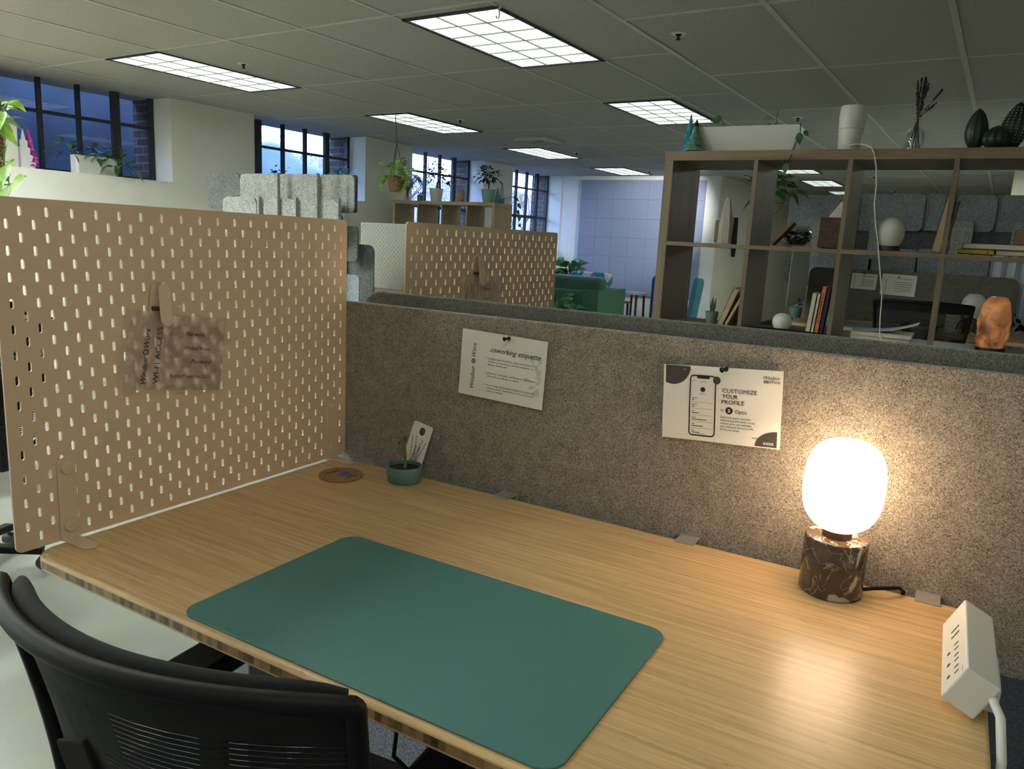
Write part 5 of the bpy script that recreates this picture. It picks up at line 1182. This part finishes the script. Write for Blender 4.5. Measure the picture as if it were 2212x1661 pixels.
# right partition
sp_ = []; Yq = 5.5
cols = [1708, 1783, 1852, 1922, 1993, 2066, 2148, 2222]; vt = [420, 420, 418, 418, 418, 420, 421, 422]
for k in range(7): sq(cols[k], vt[k], cols[k + 1] - 3, vt[k] + 82, Yq - .03 * (k % 2), M['feltb'])
for u0, u1, v0 in ((1745, 1770, 470), (1882, 1905, 476), (2060, 2092, 478), (2190, 2240, 480)): sq(u0, v0, u1, v0 + 85, Yq - .08, M['feltl'])
for u0, u1, v0 in ((1730, 1800, 535), (1880, 1975, 535), (1982, 2050, 536), (2062, 2130, 538), (2150, 2230, 545), (1810, 1876, 536)): sq(u0, v0, u1, v0 + 78, Yq - .06, M['feltb'])
sq(1706, 470, 2240, 650, Yq + .06, M['feltd'])
square_partition('partition of overlapping blue-grey felt squares seen through the right shelf', sp_, (at(1950, 500, Yq).x, Yq, 0))

# light pegboard desks in the middle distance
k_ = at(780, 480, 3.9)
pegboard('small light grey pegboard far behind, left of the shadowed one', (k_.x, 3.9, k_.z - .56), 0, M['pegw'], brackets=False)
def far_desk(label, x0, y0, w, d, z, group='bamboo desks in the background'):
    t = thing('desk', label, 'desk', (x0, y0, 0), 0, group); MB().box((0, 0, z - .025), (w, d, z)).build('desktop', M['bamboo'], t, bevel=.004)
    for x in (.1, w - .16): MB().box((x, d / 2 - .04, .01), (x + .07, d / 2 + .04, z - .025)).build('leg', M['greym'], t)
    return t
far_desk('bamboo desk below the small light grey pegboard', k_.x - .02, 3.15, 1.3, .72, k_.z - .57)
far_desk('bamboo desk behind the felt screens, joined back to back with the near one', .14, .06, 1.32, .72, ZD)
far_desk('bamboo desk beyond the large pegboard by the windows', -4.9, -.2, 1.3, .72, .80)
# desk 3 behind the shelf
Y5 = 5.2; z5 = at(2025, 712, 4.95).z
x0 = at(1700, 700, 4.5).x
far_desk('bamboo desk seen through the lower row of the right shelf', x0, 4.45, 1.75, .74, z5)
fz = at(1843, 581, Y5).z
felt_screen('c', 'grey felt screen of the far desk seen through the right shelf', x0 + .0, at(2198, 640, Y5).x, z5 - .1, fz, Y5, M['felt2'])
pg = pegboard('grey pegboard at the left end of the far desk seen through the shelf', (x0 - .01, Y5 - .76, at(1690, 492, 4.5).z - .56), R_(90), M['pegw'], brackets=False)
for (u0, v0, u1, v1, s1, s2, lab) in ((1841, 588, 1891, 628, 'WI-FI ACCESS', 'Network', 'white notice on the far felt screen, left of two seen through the shelf'), (1906, 595, 1976, 637, 'Windsor Worx', 'coworking etiquette', 'white notice on the far felt screen, right of two seen through the shelf')):
    a = at(u0, v0, Y5 - .01); b = at(u1, v1, Y5 - .01); w_ = b.x - a.x; h_ = w_ * .66
    mxx = frame_mx((a.x + w_ / 2, Y5 - .004, (a.z + b.z) / 2), (1, 0, -.02), (0.02, 0, 1)); A = MB()
    T(A, w_, h_, s1, .16, .9, .45, None, .2, 0, R_(90)); T(A, w_, h_, s2, .4, .22, .5, None, .3)
    for k in range(5): A.bar(((.4 - .5) * w_, (.5 - .38 - .1 * k) * h_, 0), ((.88 - .5) * w_, (.5 - .38 - .1 * k) * h_, 0), .003, .0004)
    sheet('notice', lab, 'notice', w_, h_, mxx, M['paper'], lambda x, y: .001, [('lettering', A, M['inkg'], .0006)], 'notices on the far felt screen')
    pushpin(((a.x + w_ * .5), Y5 - .006, a.z - .005), 'pushpin of the far notice, ' + ('left of two' if u0 < 1900 else 'right of two'))
q = at(1990, 700, 4.7)
office_chair('black office chair at the far desk, its back seen through the shelf', (at(1995, 650, 4.35).x, 4.30, 0), 0, at(1995, 640, 4.35).z - .015, .58)
q = at(2088, 712, 4.85); lp = thing('table_lamp', 'unlit white globe lamp at the far desk, half behind the salt lamp', 'lamp', (q.x + .02, 4.85, z5))
MB().lathe([(0, 0), (.052, 0), (.052, .095), (0, .095)], n=24).build('base', M['marble'], lp, True); MB().lathe([(0, .10), (.04, .105), (.07, .15), (.078, .19), (.07, .24), (.04, .275), (0, .28)], n=28).build('globe', M['white'], lp, True)
q = at(2055, 710, 4.8)
wb_ = thing('power_strip', 'white power strip box with a black plug at the far desk', 'power strip', (q.x, 4.8, z5)); MB().box((-.045, -.03, 0), (.045, .03, .17)).build('housing', M['white'], wb_, bevel=.005)
MB().tube([(.03, -.035, .03), (.04, -.05, .08), (.10, -.05, .12), (.17, -.04, .09), (.16, -.04, .03), (.22, -.03, .01)], .006, 6).build('plug_cord', M['black'], wb_)
q = at(1715, 675, 4.9); tp_ = thing('potted_succulent', 'small teal pot with a dark succulent at the far desk', 'potted plant', (at(1710, 690, 4.9).x + .02, 4.9, z5))
MB().lathe([(0, 0), (.045, 0), (.05, .08), (.045, .08), (0, .07)], n=20).build('pot', M['tealpot'], tp_, True); foliage_mb(24, .06, .05, .012, 41, .5, (0, 0, .08)).build('foliage', M['leafd'], tp_)
tag(MB().prism(rrect(.60, .35, .03, 5, x0 + .62, 4.70), z5 + .0002, z5 + .003).build('desk_mat', M['mdesk']), 'blue desk mat on the far desk behind the shelf', 'desk mat')
# trellis plant behind the shelf
q = at(1662, 405, 5.0); tr = thing('hanging_plant', 'pothos on a round wire trellis hanging behind the first divider of the right shelf', 'hanging plant', q)
w_ = MB()
for k in range(24):
    a0, a1 = 6.283 * k / 24, 6.283 * (k + 1) / 24; w_.tube([(.13 * math.cos(a0), 0, -.05 + .17 * math.sin(a0)), (.13 * math.cos(a1), 0, -.05 + .17 * math.sin(a1))], .003, 4)
for z in (-.12, -.05, .03): w_.tube([(-.12, 0, z), (.12, 0, z)], .0025, 4)
w_.tube([(0, 0, .1), (0, 0, ZC - q.z)], .002, 4); w_.build('trellis', M['dark'], tr); foliage_mb(55, .19, .10, .07, 51, .0, (.02, -.02, -.03)).build('foliage', M['leaf'], tr, True)
MB().lathe([(0, -.08), (.05, -.08), (.06, 0), (0, -.01)], n=16).build('pot', M['dark'], tr, True)
# tassel on the cream wall
n_ = Vector((math.cos(PHI), -math.sin(PHI), 0)); d_ = RW.transposed() @ Vector(((1590 - 1106) / FPX, -(470 - 830.5) / FPX, -1)); q = CAM + d_ * ((-2.47 - CAM.dot(n_)) / d_.dot(n_))
ts = thing('wall_hanging', 'black tasselled wall hanging on the cream wall seen through the shelf', 'wall hanging', q)
MB().box((-.01, -.12, .0), (.01, .12, .03)).build('rod', M['white'], ts); lw = MB(); lw.tube([(.01, 0, 0), (.01, 0, -.4), (.01, .02, -.62)], [.03, .05, .03], 6); lw.build('tassel', M['blackf'], ts); MB().tube([(.01, .05, 0), (.01, .09, -.25)], .02, 5).build('fringe', M['cream'], ts)
# curtain at the right edge
cu = MB(); a = at(2142, 560, 5.4); b = at(2250, 745, 5.4); n = 40; vs = []
for i in range(n + 1):
    for z in (b.z - .3, a.z + .05): vs.append((a.x + (b.x + .3 - a.x) * i / n, 5.40 + .03 * math.sin(i * 1.3), z))
cu.add(vs, [(2 * i, 2 * i + 2, 2 * i + 3, 2 * i + 1) for i in range(n)])
cu_o = tag(cu.build('curtain', M['curt'], smooth=True), 'pleated white curtain with black sprigs at the right edge behind the salt lamp', 'curtain')
fl = MB(); rnd = random.Random(8)
for k in range(40):
    i = rnd.random(); fl.leaf((a.x + .10 + .30 * i, 5.36, b.z + rnd.uniform(-.2, .25)), (rnd.uniform(-1, 1), 0, rnd.uniform(-1, 1)), .05, .03, 0, (0, -1, 0), 0)
fl.build('sprig_print', M['ink'], cu_o)

# ---------------------------------------------------------------- the lounge in front of the blue tiled wall
sy = 7.6
a = at(1197, 640, sy); b = at(1291, 640, sy); c_ = at(1345, 640, sy)
W_ = c_.x - a.x; zt = at(1292, 628, sy).z; zb = at(1240, 596, sy).z
so = thing('sofa', 'green sofa seen from behind before the blue tiled wall', 'sofa', (b.x + .02, sy, 0), R_(-1))
MB().box((-1.65, 0, .10), (-.24, .16, zt - .01)).build('backrest', M['green'], so, bevel=.02)
MB().box((-.24, -.012, .10), (0, .86, zt)).build('armrest', M['green'], so, bevel=.015)
MB().box((-1.65, .1, .10), (-.23, .86, .44)).build('seat', M['green'], so, bevel=.03)
MB().box((-1.62, .05, zt - .22), (-.02, .30, zb)).build('back_cushion', M['greend'], so, bevel=.07, seg=4)
for x, y in ((-.1, .05), (-.1, .75), (-1.5, .05), (-1.5, .75)): MB().box((x - .02, y, 0), (x + .02, y + .04, .10)).build('leg', M['walnut'], so)
def arm_chair(label, u0, u1, vtop, Y, fm, rz=0, low=None, seat_z=.44):
    p0 = at(u0, vtop, Y); p1 = at(u1, vtop, Y); w = p1.x - p0.x; zt = p0.z
    t = thing('armchair', label, 'armchair', ((p0.x + p1.x) / 2, Y, 0), rz, 'patterned armchairs in the lounge')
    MB().prism(rrect(w, zt - seat_z + .04, .09, 6, 0, (zt + seat_z - .04) / 2), -.06, .06, Matrix(((1, 0, 0, 0), (0, 0, -1, 0), (0, 1, 0, 0), (0, 0, 0, 1)))).build('backrest', fm, t, bevel=.03, seg=3)
    MB().prism(rrect(w * .95, .56, .08, 6, 0, -.28), seat_z - .14, seat_z).build('seat', M['floral'], t, bevel=.03, seg=3)
    for sx in (-1, 1):
        for yy in (-.5, -.06):
            MB().tube([(sx * w * .38, yy, seat_z - .14), (sx * w * .46, yy - .02, 0)], [.02, .013], 8).build('leg', M['walnut'], t)
    if low: MB().prism(rrect(w * .99, .30, .05, 5, 0, at(u0, 609, Y).z - .15), .065, .13, Matrix(((1, 0, 0, 0), (0, 0, -1, 0), (0, 1, 0, 0), (0, 0, 0, 1)))).build('cushion', M['dots'], t, bevel=.03)
    return t
arm_chair('floral armchair with a spotted cushion behind the green sofa', 1232, 1323, 584, 9.15, M['floral'], 0, True, .42)
ac = arm_chair('navy-backed armchair with a floral seat by the left side of the tall shelf', 1412, 1475, 592, 8.7, M['navy'], R_(205), None, .42)
q = at(1490, 600, 8.2); ch = thing('armchair', 'teal-backed chair just right of the left panel of the tall shelf', 'armchair', (q.x, 8.2, 0), R_(-60), 'patterned armchairs in the lounge')
MB().prism(rrect(.20, q.z - .30, .08, 6, 0, (q.z + .3) / 2), -.05, .05, Matrix(((1, 0, 0, 0), (0, .12, -1, 0), (0, 1, 0.12, 0), (0, 0, 0, 1)))).build('backrest', M['tealf'], ch, bevel=.02); MB().box((-.27, -.5, .28), (.27, 0, .42)).build('seat', M['floral'], ch, bevel=.04)
for sx in (-.22, .22):
    for yy in (-.45, -.05): MB().tube([(sx, yy, .3), (sx * 1.1, yy, 0)], .015, 6).build('leg', M['walnut'], ch)
def round_table(label, u0, u1, v, Y, z, r=None):
    a = at(u0, v, Y); b = at(u1, v, Y); r = (b.x - a.x) / 2; t = thing('side_table', label, 'table', ((a.x + b.x) / 2, Y, 0), 0, 'round side tables in the lounge'); zt = a.z if z is None else z
    MB().lathe([(0, zt - .025), (r * .98, zt - .025), (r, zt - .01), (r, zt), (0, zt)], n=32).build('tabletop', M['ceram'] if z is None else M['oakl'], t, True)
    for k in range(4):
        an = .6 + k * 1.5708; MB().tube([(r * .72 * math.cos(an), r * .72 * math.sin(an), zt - .025), (r * .85 * math.cos(an), r * .85 * math.sin(an), 0)], .018, 6).build('leg', M['walnut'], t)
    MB().tube([(-r * .75, 0, zt * .35), (r * .75, 0, zt * .35)], .014, 6).build('stretcher', M['walnut'], t)
round_table('round white-topped walnut table left of the tall shelf', 1342, 1399, 629, 8.75, None)
round_table('low pale round table beside the arm of the green sofa', 1322, 1361, 650, 8.95, at(1345, 650, 8.95).z)
pf = at(1232, 640, 9.8); fl_ = thing('fiddle_leaf_plant', 'big-leaved green plant behind the green sofa', 'potted plant', (pf.x, 9.8, 0))
MB().lathe([(0, 0), (.15, 0), (.18, .35), (.16, .35), (0, .32)], n=24).build('pot', M['black'], fl_, True); zt = at(1238, 575, 9.8).z
MB().tube([(0, 0, .3), (.02, 0, zt - .55), (-.05, 0, zt)], .018, 7).build('stem', M['bark'], fl_); foliage_mb(34, .30, .30, .17, 61, .55, (-.02, 0, zt - .22)).build('foliage', M['leaf'], fl_, True)
pf = at(1203, 650, 7.2); fl_ = thing('leafy_floor_plant', 'green floor plant at the left corner of the green sofa', 'potted plant', (pf.x, 7.2, 0))
MB().lathe([(0, 0), (.12, 0), (.15, .3), (.13, .3), (0, .28)], n=24).build('pot', M['ceram'], fl_, True); foliage_mb(60, .30, .16, .09, 62, .35, (0, 0, .50)).build('foliage', M['leaf'], fl_, True)
MB().tube([(0, 0, .28), (0, 0, .6)], .012, 6).build('stem', M['stem'], fl_)
